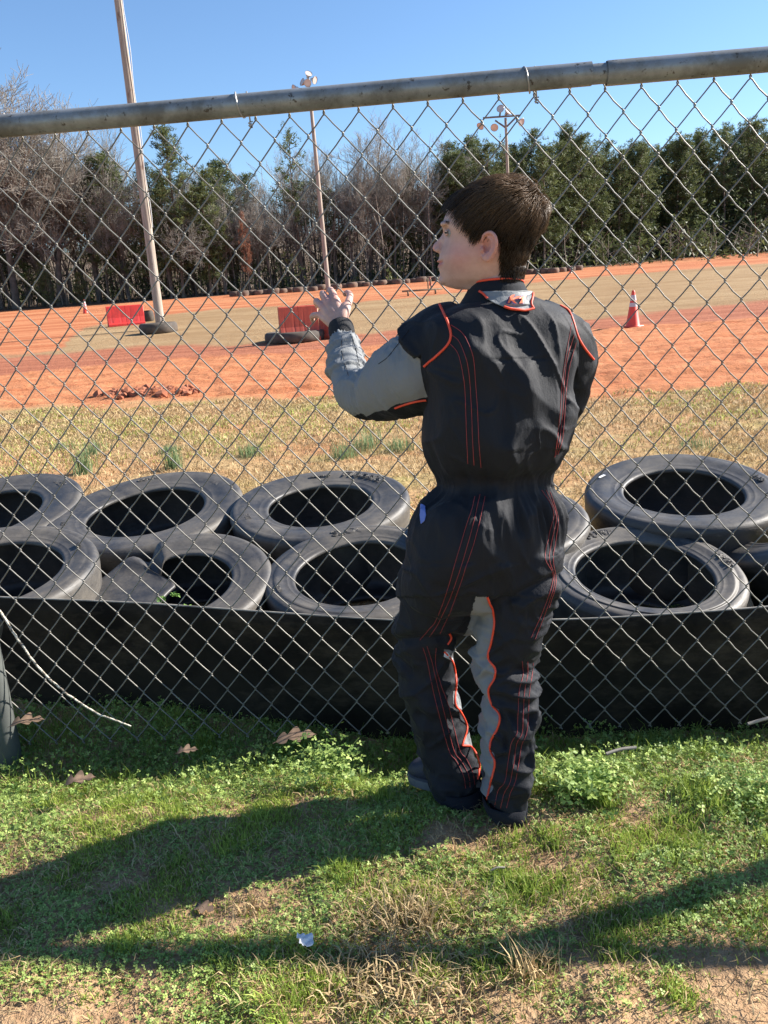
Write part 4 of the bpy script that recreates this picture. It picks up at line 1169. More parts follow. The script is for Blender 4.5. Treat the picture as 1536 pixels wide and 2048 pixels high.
# white lining showing at the pocket and knee
def patch(name, poly, mat, off=.003, tree=None, step=2.0, parent=None, thick=.0):
    """small cloth piece laid on the suit inside a photo polygon"""
    poly = np.array(poly, float); x0, y0 = poly.min(0); x1, y1 = poly.max(0)
    nx = max(3, int((x1 - x0) / step)); ny = max(3, int((y1 - y0) / step))
    def edge(yv):
        xs = []
        for a, b in zip(poly, np.roll(poly, -1, 0)):
            if (a[1] - yv) * (b[1] - yv) <= 0 and a[1] != b[1]: xs.append(a[0] + (b[0] - a[0]) * (yv - a[1]) / (b[1] - a[1]))
        return (min(xs), max(xs)) if xs else None
    G_ = []
    for yv in np.linspace(y0 + .3, y1 - .3, ny):
        e_ = edge(yv)
        if e_ is None: continue
        row = []
        for xv in np.linspace(e_[0], e_[1], nx):
            h = (tree or bvh).ray_cast(CO, Vector(ray(xv, yv)).normalized())
            row.append(np.array(h[0] + h[1] * off) if h[0] else (row[-1] if row else W(xv, yv, YT)))
        G_.append(row)
    V = np.array(G_).reshape(-1, 3); m = nx
    F = [(a * m + b, a * m + b + 1, (a + 1) * m + b + 1, (a + 1) * m + b) for a in range(len(G_) - 1) for b in range(m - 1)]
    o = mk(name, V, F, mat, parent or suit)
    s = o.modifiers.new('t', 'SOLIDIFY'); s.thickness = .0015; s.offset = 1
    return o
patch('pocket_lining', [(842, 1008), (850, 1012), (853, 1030), (850, 1042), (843, 1048), (840, 1030)], simple('blue_lining', (0.16, 0.22, 0.55), (0.2, 0.27, 0.6), 30, .8), .002)
white_l = simple('white_lining', (.72, .72, .72), (.6, .6, .62), 30, .8)
patch('knee_lining', [(889, 1301), (895, 1304), (905, 1318), (903, 1322), (887, 1312)], white_l, .002)

# ---- collar band and grey patch with the emblem
def oring(y, xl, xr, Y, th, yaw=R(14), dz=0, n=48):
    A, B = W(xl, y, Y), W(xr, y, Y); c = (A + B) / 2; hw = np.linalg.norm(B - A) / 2
    u = np.array([math.cos(yaw), math.sin(yaw), (B - A)[2] / (2 * hw)]) * hw; v = np.array([-math.sin(yaw), math.cos(yaw), dz]) * th
    return sring(c, u, v, 2.0, n)
cr = [oring(612, 915, 1085, YT, .070), oring(596, 926, 1066, YT, .060, dz=-.0), oring(581, 934, 1053, YT + .002, .055, dz=-.1), oring(569, 938, 1046, YT + .004, .053, dz=-.16)]
inner = [oring(570, 941, 1043, YT + .004, .050, dz=-.16), oring(590, 940, 1050, YT + .002, .050, dz=-.1)]
allr = cr + inner
V = np.concatenate(allr); n = 48
F = [(k * n + j, k * n + (j + 1) % n, (k + 1) * n + (j + 1) % n, (k + 1) * n + j) for k in range(len(allr) - 1) for j in range(n)]
collar = bk(mk('collar', V, F, black_c), suit)
top_ring = np.vstack([cr[-1], cr[-1][:1]])
bk(mk('collar_piping', *tube(top_ring + [0, 0, .001], .0022, 6), pipe_o), suit)
allV = [tuple(v) for v in V2] + [tuple(v) for v in V]; allF = [tuple(f) for f in Fs] + [tuple(int(i) + len(V2) for i in f) for f in F]
bvh2 = BVHTree.FromPolygons(allV, allF)
flap_poly = [(961, 585), (1010, 583), (1062, 586), (1064, 596), (1059, 607), (1061, 615), (1066, 621), (1045, 624), (1026, 622), (1008, 617), (990, 610), (976, 603), (970, 594)]
flap = patch('collar_patch', flap_poly, gray_c, .005, bvh2, 1.6)
flap.name = 'collar_patch'
b_save = bvh; bvh = BVHTree.FromPolygons(allV, allF)
line_obj('piping', [[(961, 585), (969, 590), (976, 601)]], .0022, pipe_o, .006)
line_obj('piping', [[(1062, 586), (1064, 596), (1059, 607), (1061, 615), (1065, 621)]], .0022, pipe_o, .006)
line_obj('piping', [[(1066, 621), (1045, 625), (1026, 623), (1006, 617)]], .0022, pipe_o, .006)
# emblem K1, slanted orange figures with a dark violet outline
def emblem():
    Kp = [(0, 0), (.16, 0), (.24, .36), (.50, 0), (.72, 0), (.42, .42), (.78, .62), (.86, .84), (.62, .84), (.30, .60), (.44, 1.02), (.26, 1.02), (.10, .80)]
    One = [(.86, 0), (1.10, 0), (1.24, .86), (1.04, .86), (.80, .66), (.80, .50), (.98, .56)]
    out = []
    for poly, in ((Kp,), (One,)):
        out.append(poly)
    return out
def px_poly(poly, cx, cy, s):
    return [(cx + (p[0] + p[1] * .12) * s, cy - p[1] * s * .62) for p in poly]
def fan(name, polys, mat, off, grow=0.0, parent=None):
    V, F = [], []
    for poly in polys:
        P = np.array(poly, float)
        if grow:
            A = np.roll(P, 1, 0); B = np.roll(P, -1, 0); t_ = B - A; n_ = np.stack([-t_[:, 1], t_[:, 0]], 1); n_ /= np.linalg.norm(n_, axis=1)[:, None] + 1e-9
            area = np.sum(P[:, 0] * B[:, 1] - B[:, 0] * P[:, 1]); P = P + n_ * (-grow if area > 0 else grow)
        i0 = len(V)
        for q in P:
            h = bvh2.ray_cast(CO, Vector(ray(*q)).normalized()); V.append(np.array(h[0] + h[1] * off))
        F.append(tuple(range(i0, len(V))))
    return mk(name, V, F, mat, parent or suit, smooth=False)
polys = [px_poly(p, 1011, 613, 27) for p in emblem()]
em_m = simple('emblem_orange', (0.85, 0.12, 0.05), (0.9, 0.28, 0.12), 200, .5); ol_m = simple('emblem_outline', (0.05, 0.02, 0.14), (0.06, 0.03, 0.16), 60, .6)
fan('emblem_outline', polys, ol_m, .0085, 1.9); fan('emblem', polys, em_m, .0100)
bvh = b_save

# ---- trouser hems and shoes
def shoe(heel_px, heel_Y, toe_xy, name_lbl=None, L=.19):
    heel = W(*heel_px, heel_Y); heel[2] = 0.0
    d = np.array([toe_xy[0], toe_xy[1], 0.]); d /= np.linalg.norm(d); s = np.array([-d[1], d[0], 0])
    rings = []; R_ = []
    for t_, hw, h in ((-.01, .018, .035), (.01, .030, .062), (.05, .034, .078), (.09, .034, .075), (.12, .038, .058), (.15, .041, .045), (.175, .038, .036), (.195, .026, .026), (.203, .010, .016)):
        t_ *= L / .195
        c = heel + d * t_ + [0, 0, .012 + h / 2]
        rings.append(sring(c, s * hw, np.array([0, 0, h / 2]), 2.6, 24)); R_.append((t_, hw))
    sh = bk(mk('shoe', *rings_mesh(rings), shoe_m))
    out = [heel + d * t_ + s * (hw + .004) for t_, hw in R_] + [heel + d * t_ - s * (hw + .004) for t_, hw in R_[::-1]]
    n = len(out); V = [o_ + [0, 0, .0] for o_ in out] + [o_ + [0, 0, .020] for o_ in out]
    F = [tuple(range(n))[::-1], tuple(range(n, 2 * n))] + [(k, (k + 1) % n, n + (k + 1) % n, n + k) for k in range(n)]
    bk(mk('sole', V, F, sole_m, smooth=False), sh)
    return sh
shoe((1016, 1632), 1.565, (.05, 1.0))
shoe((936, 1602), 1.655, (-.72, .62), L=.15)
def hem(rows, yaw):
    out = [];
    for y, xl, xr, Y, th in rows:
        A, B = W(xl, y, Y), W(xr, y, Y); c = (A + B) / 2; hw = np.linalg.norm(B - A) / 2
        out.append(sring(c, np.array([math.cos(yaw), math.sin(yaw), (B - A)[2] / (2 * hw)]) * hw, np.array([-math.sin(yaw), math.cos(yaw), 0]) * th, 2.2, 32))
    n = 32; V = np.concatenate(out); V = V + .002 * np.stack([noise(V[:, 0] * 40, V[:, 2] * 40, V[:, 1] * 40, seed=q) for q in (1, 2, 3)], 1)
    F = [(k * n + j, k * n + (j + 1) % n, (k + 1) * n + (j + 1) % n, (k + 1) * n + j) for k in range(len(out) - 1) for j in range(n)]
    o = bk(mk('hem', V, F, black_c), suit); s = o.modifiers.new('t', 'SOLIDIFY'); s.thickness = .003
hem([(1598, 970, 1050, YT - .055, .053), (1612, 972, 1050, YT - .055, .055), (1624, 976, 1049, YT - .055, .056)], R(10))
hem([(1565, 858, 961, YT + .03, .058), (1588, 870, 963, YT + .025, .060), (1604, 886, 962, YT + .02, .058)], R(12))
# ---- the body: head, neck, hands and the trunk under the suit, one continuous surface
HC = W(985, 462, 1.63)
ha = R(13)
FW = np.array([-math.cos(ha), math.sin(ha), 0]); LA = np.array([-math.sin(ha), -math.cos(ha), 0]); UPV = np.array([0, 0, 1.0])
def sag(px, py, b=0.0):
    """photo point -> (forward, up) in the head's middle plane, shifted b towards the viewer"""
    d = ray(px, py); n = LA
    t_ = ((HC + LA * b) - [0, 0, CAM_H]).dot(n) / d.dot(n); P = d * t_ + [0, 0, CAM_H]
    return (P - HC).dot(FW), (P - HC)[2]
def HP(a, b, c): return HC + FW * a + LA * b + UPV * c
prof_ = [ # y, front x, back x, half width
    (371, 982, 1034, .020), (376, 962, 1047, .035), (386, 938, 1060, .049), (401, 914, 1072, .0595), (420, 897, 1080, .0665), (440, 888, 1082, .0695), (455, 885, 1079, .0700),
    (470, 889, 1073, .068), (485, 888, 1066, .065), (500, 883, 1058, .063), (512, 879, 1054, .062), (524, 877.5, 1049, .059), (536, 878, 1045, .0545), (548, 880, 1042, .049), (558, 880, 1040, .043), (566, 884, 1039, .036), (573, 892, 1038, .030), (579, 915, 1038, .030)]
rr_l = []
for y_, xf, xb, hw in interp_rows(prof_, 3):
    af, cf = sag(xf, y_); ab, cb = sag(xb, y_)
    n = 64; th = np.arange(n) * 2 * math.pi / n
    mid = ab + (af - ab) * .46
    ca, sa = np.cos(th), np.sin(th)
    jaw = sstep(505, 560, y_)
    pf = 2.0 + .15 * (1 - jaw) - .25 * jaw                     # the front narrows towards the chin
    A_ = np.where(ca > 0, mid + (af - mid) * np.abs(ca) ** (2 / 2.15), mid - (mid - ab) * np.abs(ca) ** (2 / 2.1))
    B_ = hw * np.sign(sa) * np.abs(sa) ** (2 / 2.2) * np.where(ca > 0, 1 - (.18 + .10 * jaw) * ca ** 2, 1)
    C_ = np.full(n, (cf + cb) / 2) + (cf - cb) / 2 * ca
    rr_l.append(HC + A_[:, None] * FW + B_[:, None] * LA + C_[:, None] * UPV)
head = rings_mesh(rr_l[::-1])
def sp(px, py, b): a, c = sag(px, py, 0); return HP(a, b, c)
parts = [head]
# neck
nk = []
for y_, xl, xr, th in ((540, 952, 1050, .046), (560, 944, 1044, .047), (580, 938, 1042, .047), (600, 936, 1050, .050), (630, 930, 1060, .055)):
    A, B = W(xl, y_, 1.63), W(xr, y_, 1.63); c = (A + B) / 2; hw = np.linalg.norm(B - A) / 2
    nk.append(sring(c, np.array([math.cos(ha), -math.sin(ha), 0]) * hw, np.array([math.sin(ha), math.cos(ha), 0]) * th, 2.0, 32))
parts.append(rings_mesh(nk))
# nose: bridge, tip and wings
br_ = [sp(894, 462, 0), sp(889, 474, 0), sp(880.5, 486, 0), sp(873, 494.5, 0)]
parts.append(tube(catmull(np.array(br_), 4), np.linspace(.0055, .0080, 13), 16))
parts.append(ell(sp(873, 496, 0), (.0080, .0082, .0072)))
parts.append(ell(sp(881, 495, 0), (.012, .011, .011)))
parts.append(ell(sp(890, 482, 0), (.009, .012, .010)))
for s_ in (-1, 1):
    parts.append(ell(sp(877.5, 500, s_ * .0085), (.0075, .0060, .0058)))
# brow, cheeks, lips, chin
for s_ in (-1, 1):
    parts.append(ell(sp(894, 450, s_ * .022), (.010, .018, .0065), np.array(Matrix.Rotation(-ha, 3, 'Z'))))
rz_ = np.array(Matrix.Rotation(-ha, 3, 'Z'))
parts.append(ell(sp(881.5, 523, 0), (.0075, .019, .0042), rz_))
parts.append(ell(sp(883, 532, 0), (.0070, .017, .0046), rz_))
parts.append(ell(sp(890, 560, 0), (.012, .017, .011), rz_))
# ears
def ear(sg):
    out = []
    base = sp(978, 494, 0); n0 = 30
    bb = .0655
    def E(px, py, lift): a, c = sag(px, py, 0.06); return HP(a, sg * (bb + lift), c)
    hel = [(966, 484, -.001), (967, 474, .004), (974, 467, .009), (984, 466, .014), (992, 474, .018), (995, 487, .018), (992, 500, .014), (986, 510, .009), (979, 518, .005), (971, 519, .002), (967, 511, -.001)]
    Q = catmull(np.array([E(*h) for h in hel]), 4); rad_ = np.interp(np.linspace(0, 1, len(Q)), [0, .3, .6, .8, 1], [.0028, .0036, .0036, .0050, .0035])
    out.append(tube(Q, rad_, 12))
    # shell joining the rim to the head
    c0 = E(976, 493, -.004); rings = []
    Qo = Q; 
    for f_ in (0.0, .35, .7, 1.0):
        rings.append(None)
    V, F = [], []
    m = len(Q); inn = np.array([E(972 + 8 * math.cos(t_), 493 + 15 * math.sin(t_), -.002) for t_ in np.linspace(-2.3, 2.3, m)][::1])
    for off in (-.0016, .0016):
        for k in range(m): V.append(Q[k] + LA * sg * off - LA * sg * .001)
        for k in range(m): V.append((Q[k] * .35 + inn[k] * .65) + LA * sg * off)
        for k in range(m): V.append(c0 + (inn[k] - c0) * .4 + LA * sg * off)
    for o_ in (0, 3 * m):
        for r_ in (0, 1):
            for k in range(m - 1): F.append((o_ + r_ * m + k, o_ + r_ * m + k + 1, o_ + (r_ + 1) * m + k + 1, o_ + (r_ + 1) * m + k))
    bd = list(range(m)) + [m + m - 1, 2 * m + m - 1] + list(range(3 * m - 2, 2 * m - 1, -1)) + [m]
    for a, b in zip(bd, bd[1:] + bd[:1]): F.append((a, b, 3 * m + b, 3 * m + a))
    out.append((np.array(V), F))
    an = catmull(np.array([E(977, 474, .006), E(985, 481, .010), E(986, 494, .009), E(981, 504, .006), E(974, 508, .003)]), 4)
    out.append(tube(an, np.full(len(an), .0030), 10))
    out.append(ell(E(975, 514, .004), (.007, .004, .008), rz_))
    out.append(ell(E(966, 499, .001), (.004, .005, .006), rz_))
    return out
parts += ear(1) + ear(-1)
head_parts = parts
# trunk and limbs beneath the suit
def thin(pts, k=.45): return limb([(a, b, c, r * k) for a, b, c, r in pts], 4, 14)
core = [limb([(990, 620, YT + .0, .045), (1000, 700, YT, .070), (1000, 850, YT, .070), (985, 960, YT, .065), (975, 1080, YT, .07)], 4, 20), thin(armL_pts), thin(armR_pts),
        limb([(930, 1080, YT, .045), (850, 1275, YT + .09, .024), (895, 1540, YT + .04, .020)], 4, 14), limb([(1030, 1080, YT, .05), (1020, 1270, YT - .02, .030), (1015, 1600, YT - .05, .024)], 4, 14)]
# left hand gripping the wire
def finger(pts, r0, r1):
    Q = catmull(np.array([W(*p) for p in pts]), 5); return tube(Q, np.linspace(r0, r1, len(Q)), 14)
hand = []
wr = (681, 652, 2.0)
MCP = dict(pinky=(641, 629, 2.035), ring=(645, 613, 2.035), middle=(655, 602, 2.035), index=(670, 599, 2.030))
for k, r_ in (('pinky', .0098), ('ring', .0108), ('middle', .0115), ('index', .0115)):
    m_ = MCP[k]; w2 = (wr[0] + (m_[0] - 655) * .35, wr[1] + (m_[1] - 612) * .15, wr[2])
    hand.append(finger([w2, ((w2[0] + m_[0]) / 2, (w2[1] + m_[1]) / 2, 2.012), m_], .0155, r_))
hand.append(finger([wr, (684, 635, 2.0), (690, 620, 2.01), (694, 610, 2.02)], .017, .012))          # thumb's ball
hand.append(finger([(684, 664, 1.975), wr, (678, 642, 2.004)], .023, .019))
_f = finger
finger = lambda p, a, b: _f(p, a * .92, b * .92)
hand.append(finger([MCP['pinky'], (633, 630, 2.048), (626, 631, 2.066), (624, 636, 2.095), (627, 644, 2.105)], .0090, .0062))
hand.append(finger([MCP['ring'], (638, 607, 2.050), (633, 602, 2.068), (632, 606, 2.100), (636, 614, 2.110)], .0098, .0066))
hand.append(finger([MCP['middle'], (649, 593, 2.052), (645, 587, 2.072), (645, 592, 2.104), (649, 602, 2.112)], .0104, .0068))
hand.append(finger([MCP['index'], (666, 588, 2.048), (661, 580, 2.068), (662, 584, 2.102), (666, 595, 2.110)], .0108, .0068))
hand.append(finger([(691, 618, 2.012), (697, 604, 2.030), (700, 592, 2.052), (696, 586, 2.078), (689, 588, 2.098)], .0112, .0072))
# right hand, resting in front of the body out of sight
w0 = (1015, 840, 1.90)
for dx, dz_, L in ((0, -12, 1), (4, -4, 1.1), (6, 4, 1.05), (4, 12, .9)):
    hand.append(finger([w0, (990, 838 + dz_ * .7, 1.93), (968, 836 + dz_, 1.96), (958 - dx, 842 + dz_, 1.985), (958, 856 + dz_, 1.99)], .013, .0065))
hand.append(finger([w0, (1000, 826, 1.91), (985, 816, 1.93), (975, 812, 1.95)], .014, .0075))
Vb, Fb, Nb = union(head_parts + core + hand, .0019, 4, .5)
# eye sockets, lids, nostril, mouth line and ear hollow pressed into the surface
q = Vb - HC; qa, qb, qc = q @ FW, q @ LA, q[:, 2]
def press(px, py, b, r, d):
    global Vb
    c = sp(px, py, b); dist = np.linalg.norm((Vb - c) / np.array([1, 1, 1.0]), axis=1)
    Vb = Vb - Nb * (d * np.exp(-(dist / r) ** 2))[:, None]
for s_ in (-1, 1):
    press(895, 466, s_ * .027, .011, .0045)
    press(873.5, 503.5, s_ * .0065, .0028, .0028)
    c_ = HP(*[(sag(972, 495, .06)[0]), s_ * .0665, sag(972, 495, .06)[1]]); dist = np.linalg.norm(Vb - c_, axis=1); Vb = Vb - LA * (s_ * .005 * np.exp(-(dist / .007) ** 2))[:, None]
mo = sp(880, 527.5, 0); mz = Vb[:, 2] - mo[2] - .0012 * np.abs(qb) / .01
onm = (np.abs(mz) < .004) & (np.abs(qb) < .027) & (qa > (mo - HC) @ FW - .025)
Vb = Vb - Nb * (onm * .0032 * np.exp(-(mz / .0021) ** 2))[:, None]
# colour: lips, cheeks, nose and ears redder
red_ = np.zeros(len(Vb)); lip_ = np.zeros(len(Vb))
for px_, py_, b, r, a_ in ((922, 512, .052, .028, .55), (922, 512, -.052, .028, .55), (872, 497, 0, .013, .7), (985, 490, .075, .030, .9), (985, 490, -.075, .03, .9)):
    red_ += a_ * np.exp(-(np.linalg.norm(Vb - sp(px_, py_, b), axis=1) / r) ** 2)
lz = np.exp(-(((Vb[:, 2] - mo[2]) / .0052) ** 2)) * sstep(.030, .016, np.abs(qb)) * (qa > (mo - HC) @ FW - .022) 
for nm in ('pinky', 'ring', 'middle', 'index'): red_ += .35 * np.exp(-(np.linalg.norm(Vb - W(*MCP[nm]), axis=1) / .016) ** 2)
# clippered hairline tone: skin under the hair is dark
sk = NT('skin'); co = sk.coord()
c = sk.mix(sk.ramp(sk.noise(28, 6, .7, vec=co), [(.35, (0, 0, 0)), (.65, (1, 1, 1))]), (0.50, 0.305, 0.245), (0.62, 0.395, 0.32))
c = sk.mix(sk.attr('red'), c, (0.62, 0.24, 0.20)); c = sk.mix(sk.attr('lip'), c, (0.46, 0.15, 0.13))
sk.set(Base_Color=c, Roughness=.5); sk.b.inputs['Subsurface Weight'].default_value = .12; sk.b.inputs['Subsurface Radius'].default_value = (.6, .25, .12); sk.b.inputs['Subsurface Scale'].default_value = .008
sk.b.inputs['Specular IOR Level'].default_value = .35
sk.bump(sk.noise(420, 4, .7, vec=co), .35, .0009)
body = bk(mk('body', Vb, Fb, sk.m, attr=dict(red=np.clip(red_, 0, .6), lip=np.clip(lz * 1.3, 0, .9))))
# eyes
ew = simple('eye_white', (.30, .28, .27), rough=.3); ei = simple('iris', (.05, .035, .02), rough=.1)
lash_m = simple('lashes', (.02, .014, .01), rough=.6)
for s_ in (-1, 1):
    c = sp(907, 466.5, s_ * .026)
    e = bk(mk('eye', *ell(c, (.0105,) * 3), ew), None)
    bk(mk('iris', *ell(c + FW * .0078 + LA * s_ * .0, (.0045, .0045, .0045)), ei), e)
    up_ = []; lo_ = []
    for t_ in np.linspace(-1, 1, 9):
        an = t_ * 1.05
        dirv = FW * math.cos(an) + LA * s_ * math.sin(an)
        up_.append(c + dirv * .0112 + UPV * (.0018 - .0014 * t_ * t_)); lo_.append(c + dirv * .0110 - UPV * (.0030 - .0024 * t_ * t_))
    lid = bk(mk('upper_lid', *tube(np.array(up_) + [0, 0, .0015], .0022, 8), sk.m), e)
    bk(mk('lashes', *tube(np.array(up_) + FW * .001 - UPV * .0008, .0017, 6), lash_m), e)
    bk(mk('lower_lid', *tube(np.array(lo_) - [0, 0, .0008], .0018, 8), sk.m), e)

# ---- hair
crown = sp(1056, 402, 0)
line_px = np.array([(888, 412), (893, 408), (902, 406), (914, 406), (924, 410), (933, 418), (938, 434), (941, 452), (943, 468), (945, 478), (951, 478), (958, 478), (966, 471), (975, 464), (990, 463), (998, 473), (1001, 490), (1000, 510), (999, 530), (998, 550), (1000, 558), (1040, 558)], float)
sac = np.array([sag(*p, .06) for p in line_px])
poly = np.vstack([sac, [sag(1130, 560), sag(1130, 330), sag(870, 330), sag(870, 412)]])
def inpoly(a, c, P):
    r = np.zeros(len(a), bool); n = len(P)
    for k in range(n):
        x1, y1 = P[k]; x2, y2 = P[(k + 1) % n]
        cr_ = ((y1 > c) != (y2 > c)) & (a < (x2 - x1) * (c - y1) / (y2 - y1 + 1e-12) + x1); r ^= cr_
    return r
Fc = Vb[Fb].mean(1); Nf = np.cross(Vb[Fb[:, 1]] - Vb[Fb[:, 0]], Vb[Fb[:, 2]] - Vb[Fb[:, 0]]); Ar = np.linalg.norm(Nf, axis=1); Nf /= Ar[:, None] + 1e-12
qf = Fc - HC; fa, fb, fc = qf @ FW, qf @ LA, qf[:, 2]
hc = sag(985, 556)[1]
# smooth skull (without ears) carries the cap
Vh, Fh, Nh = union([head, rings_mesh(nk)], .0030, 4)
qh = Vh - HC; ma = inpoly(qh @ FW, qh[:, 2], poly)
front_c = sag(905, 419)[1]
hb = BVHTree.FromPolygons([tuple(v) for v in Vh], [tuple(f) for f in Fh])
# thickness of the hair mass over the skull
ht = lambda a, c: .0040 + .0080 * sstep(sag(985, 470)[1], sag(985, 390)[1], c) + .004 * sstep(.02, -.08, a) * sstep(sag(985, 520)[1], sag(985, 440)[1], c)
soft = ma.astype(float)
adj = np.zeros(len(Vh)); cnt = np.zeros(len(Vh))
for it in range(5):
    adj[:] = 0; cnt[:] = 0
    for k in range(4):
        np.add.at(adj, Fh[:, k], soft[Fh[:, (k + 1) % 4]]); np.add.at(cnt, Fh[:, k], 1)
    soft = np.where(ma, .5 * soft + .5 * adj / np.maximum(cnt, 1), 0)
Vcap = Vh + Nh * ((ht(qh @ FW, qh[:, 2]) * .75) * sstep(.0, 1, soft) ** .5)[:, None] + Nh * .0004
keep = ma[Fh].all(1)
idx = np.unique(Fh[keep]); rem = -np.ones(len(Vh), int); rem[idx] = np.arange(len(idx))
hm = NT('brown_hair'); co = hm.coord()
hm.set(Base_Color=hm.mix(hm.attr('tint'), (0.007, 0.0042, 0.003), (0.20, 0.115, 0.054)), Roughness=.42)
hm.b.inputs['Specular IOR Level'].default_value = .30
cap_m = simple('hair_base', (0.008, 0.005, 0.0035), (0.016, 0.010, 0.006), 300, 1.0, spec=0.0)
hair = bk(mk('hair', Vcap[idx], rem[Fh[keep]], cap_m))
g_ = np.random.default_rng(12)
tri = np.where(inpoly(fa, fc, poly) & (np.abs(fb) < .0735))[0]
# take roots from the skull mesh instead of the ears
cH = Vh[Fh].mean(1); qH = cH - HC; okF = np.where(keep)[0]
napeF = okF[(cH[okF] - HC)[:, 2] < sag(985, 500)[1]]
roots = np.concatenate([g_.choice(okF, 15000), g_.choice(napeF, 3500)])
Vn, Fn, Tn = [], [], []
NS = 7
capc = hb
for ri in roots:
    p0 = cH[ri] + g_.normal(0, .0012, 3); a, b, c = (p0 - HC) @ FW, (p0 - HC) @ LA, (p0 - HC)[2]
    h = ht(a, c) * g_.uniform(.55, 1.18) * (1 + .30 * noise(np.array([a * 55.]), np.array([b * 55.]), np.array([c * 55.]), seed=15)[0])
    topness = sstep(sag(985, 480)[1], sag(985, 400)[1], c)
    nape = sstep(sag(985, 490)[1], sag(985, 545)[1], c)
    L = (.018 + .026 * topness) * (1 - .55 * sstep(.02, .08, a)) * g_.uniform(.7, 1.15) * (1 - .38 * nape)
    p = Vector(p0); pts = []
    lockn = noise(np.array([a * 70.]), np.array([b * 70.]), np.array([c * 70.]), seed=5)[0]; lock2 = noise(np.array([a * 40.]), np.array([b * 40.]), np.array([c * 40.]), seed=6)[0]
    n_ = None
    for s_ in range(NS):
        loc, nrm_, _, _ = hb.find_nearest(p)
        nrm_ = np.array(nrm_); t_ = s_ / (NS - 1)
        # combed away from the crown, forwards over the top and down at the sides
        away = np.array(loc) - crown; away /= np.linalg.norm(away) + 1e-6
        dcr = np.linalg.norm(np.array(loc) - crown)
        d = away * 1.0 + FW * (.55 * topness) * sstep(.0, .05, dcr) - UPV * (.35 + .9 * (1 - topness)) + (LA * lockn + UPV * lock2 * .5 + FW * lockn * .3) * (.42 + .6 * sstep(.05, 0, dcr)) + FW * .25 * (1 - topness) * (a > -.02) + g_.normal(0, .16, 3)
        if b * lockn == 0: pass
        d -= nrm_ * d.dot(nrm_); d /= np.linalg.norm(d) + 1e-9
        lift = h * min(1, .35 + 1.3 * t_) * (1 - .15 * t_ * t_)
        if dcr < .035: lift += .006 * t_ * (1 + lockn)
        q_ = np.array(loc) + nrm_ * lift; pts.append(q_)
        p = Vector(np.array(loc) + d * L / (NS - 1))
    P = np.array(pts); rd = np.linspace(.00055, .00016, NS) * g_.uniform(.8, 1.2)
    v, f = tube(P, rd, 3, cap=False)
    Fn.append(f + len(Vn) * len(v)); Vn.append(v); Tn.append(np.full(len(v), np.clip(.03 + g_.normal(.05, .10) + .10 * lockn + .50 * topness ** 1.5 * sstep(.05, -.05, a), 0, 1)))  # tint rises on top and back: sunlit highlight painted into the strand colour
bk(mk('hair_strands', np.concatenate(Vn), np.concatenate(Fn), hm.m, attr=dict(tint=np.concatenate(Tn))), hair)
# brows
for s_ in (-1, 1):
    Vn, Fn = [], []
    for k in range(110):
        t_ = g_.random(); base_ = np.array(sp(886 + 16 * t_, 449.5 - 2 * math.sin(t_ * 2.5) + g_.normal(0, 1.2), s_ * (.010 + .028 * t_)))
        loc, nn, _, _ = hb.find_nearest(Vector(base_)); bb_ = BVHTree
        b0 = np.array(loc) + np.array(nn) * .0012
        v, f = tube(np.array([b0, b0 + LA * s_ * .004 - FW * .003 + np.array(nn) * .0022 + UPV * .001]), [.0004, .0002], 3, cap=False); Fn.append(f + len(Vn) * len(v)); Vn.append(v)
    bk(mk('eyebrow', np.concatenate(Vn), np.concatenate(Fn), hm.m, attr=dict(tint=np.full(sum(map(len, Vn)), .3))), None)
# ================================================================ ground cover in front of the fence
def inview(x, y, m=380):
    P = np.stack([x, y, np.zeros_like(x)], -1); u, v = proj(P)
    return (u > -m) & (u < 1536 + m) & (v < 2048 + m)
def blades(name, x, y, h, w, lean, mat, tint, label, cat, zoff=0.0, sun_lean=None):
    n = len(x); g_ = np.random.default_rng(n)
    z = far_z(x, y) + zoff - .002
    a = g_.random(n) * 2 * np.pi; b = g_.random(n) * 2 * np.pi
    ld = np.stack([np.cos(a), np.sin(a), np.zeros(n)], 1); wd = np.stack([np.cos(b), np.sin(b), np.zeros(n)], 1)
    B = np.stack([x, y, z], 1); h_ = h[:, None]; L = lean[:, None]
    M = B + ld * h_ * L * .35 + np.array([0, 0, 1]) * h_ * .55 * np.sqrt(np.maximum(1 - L ** 2 * .4, .2)); Tp = B + ld * h_ * L + np.array([0, 0, 1]) * h_ * np.sqrt(np.maximum(1.02 - L ** 2, .03))
    w_ = w[:, None]
    V = np.stack([B - wd * w_, B + wd * w_, M + wd * w_ * .75, M - wd * w_ * .75, Tp + wd * w_ * .12, Tp - wd * w_ * .12], 1).reshape(-1, 3)
    k = np.arange(n)[:, None] * 6
    F = np.concatenate([k + np.array([[0, 1, 2, 3]]), k + np.array([[3, 2, 4, 5]])], 0)
    T = np.repeat(tint, 6) + np.tile([-.12, -.12, 0, 0, .12, .12], n)
    o = mk(name, V, F, mat, smooth=False, attr=dict(tint=np.clip(T, 0, 1)))
    return tag(o, label, cat, kind='stuff')
g_ = np.random.default_rng(77)
green_m = leafmat('green_grass', (0.10, 0.18, 0.025), (0.50, 0.60, 0.12), .35, .5)
clover_m = leafmat('clover', (0.12, 0.22, 0.045), (0.54, 0.66, 0.19), .3, .5)
straw_m = leafmat('dry_grass', (0.26, 0.17, 0.08), (0.62, 0.47, 0.25), .15, .7)
def cand(n, y0=.95, y1=2.75, xm=2.1):
    x = g_.uniform(-xm, xm, n); y = g_.uniform(y0, y1, n); k = inview(x, y); return x[k], y[k]
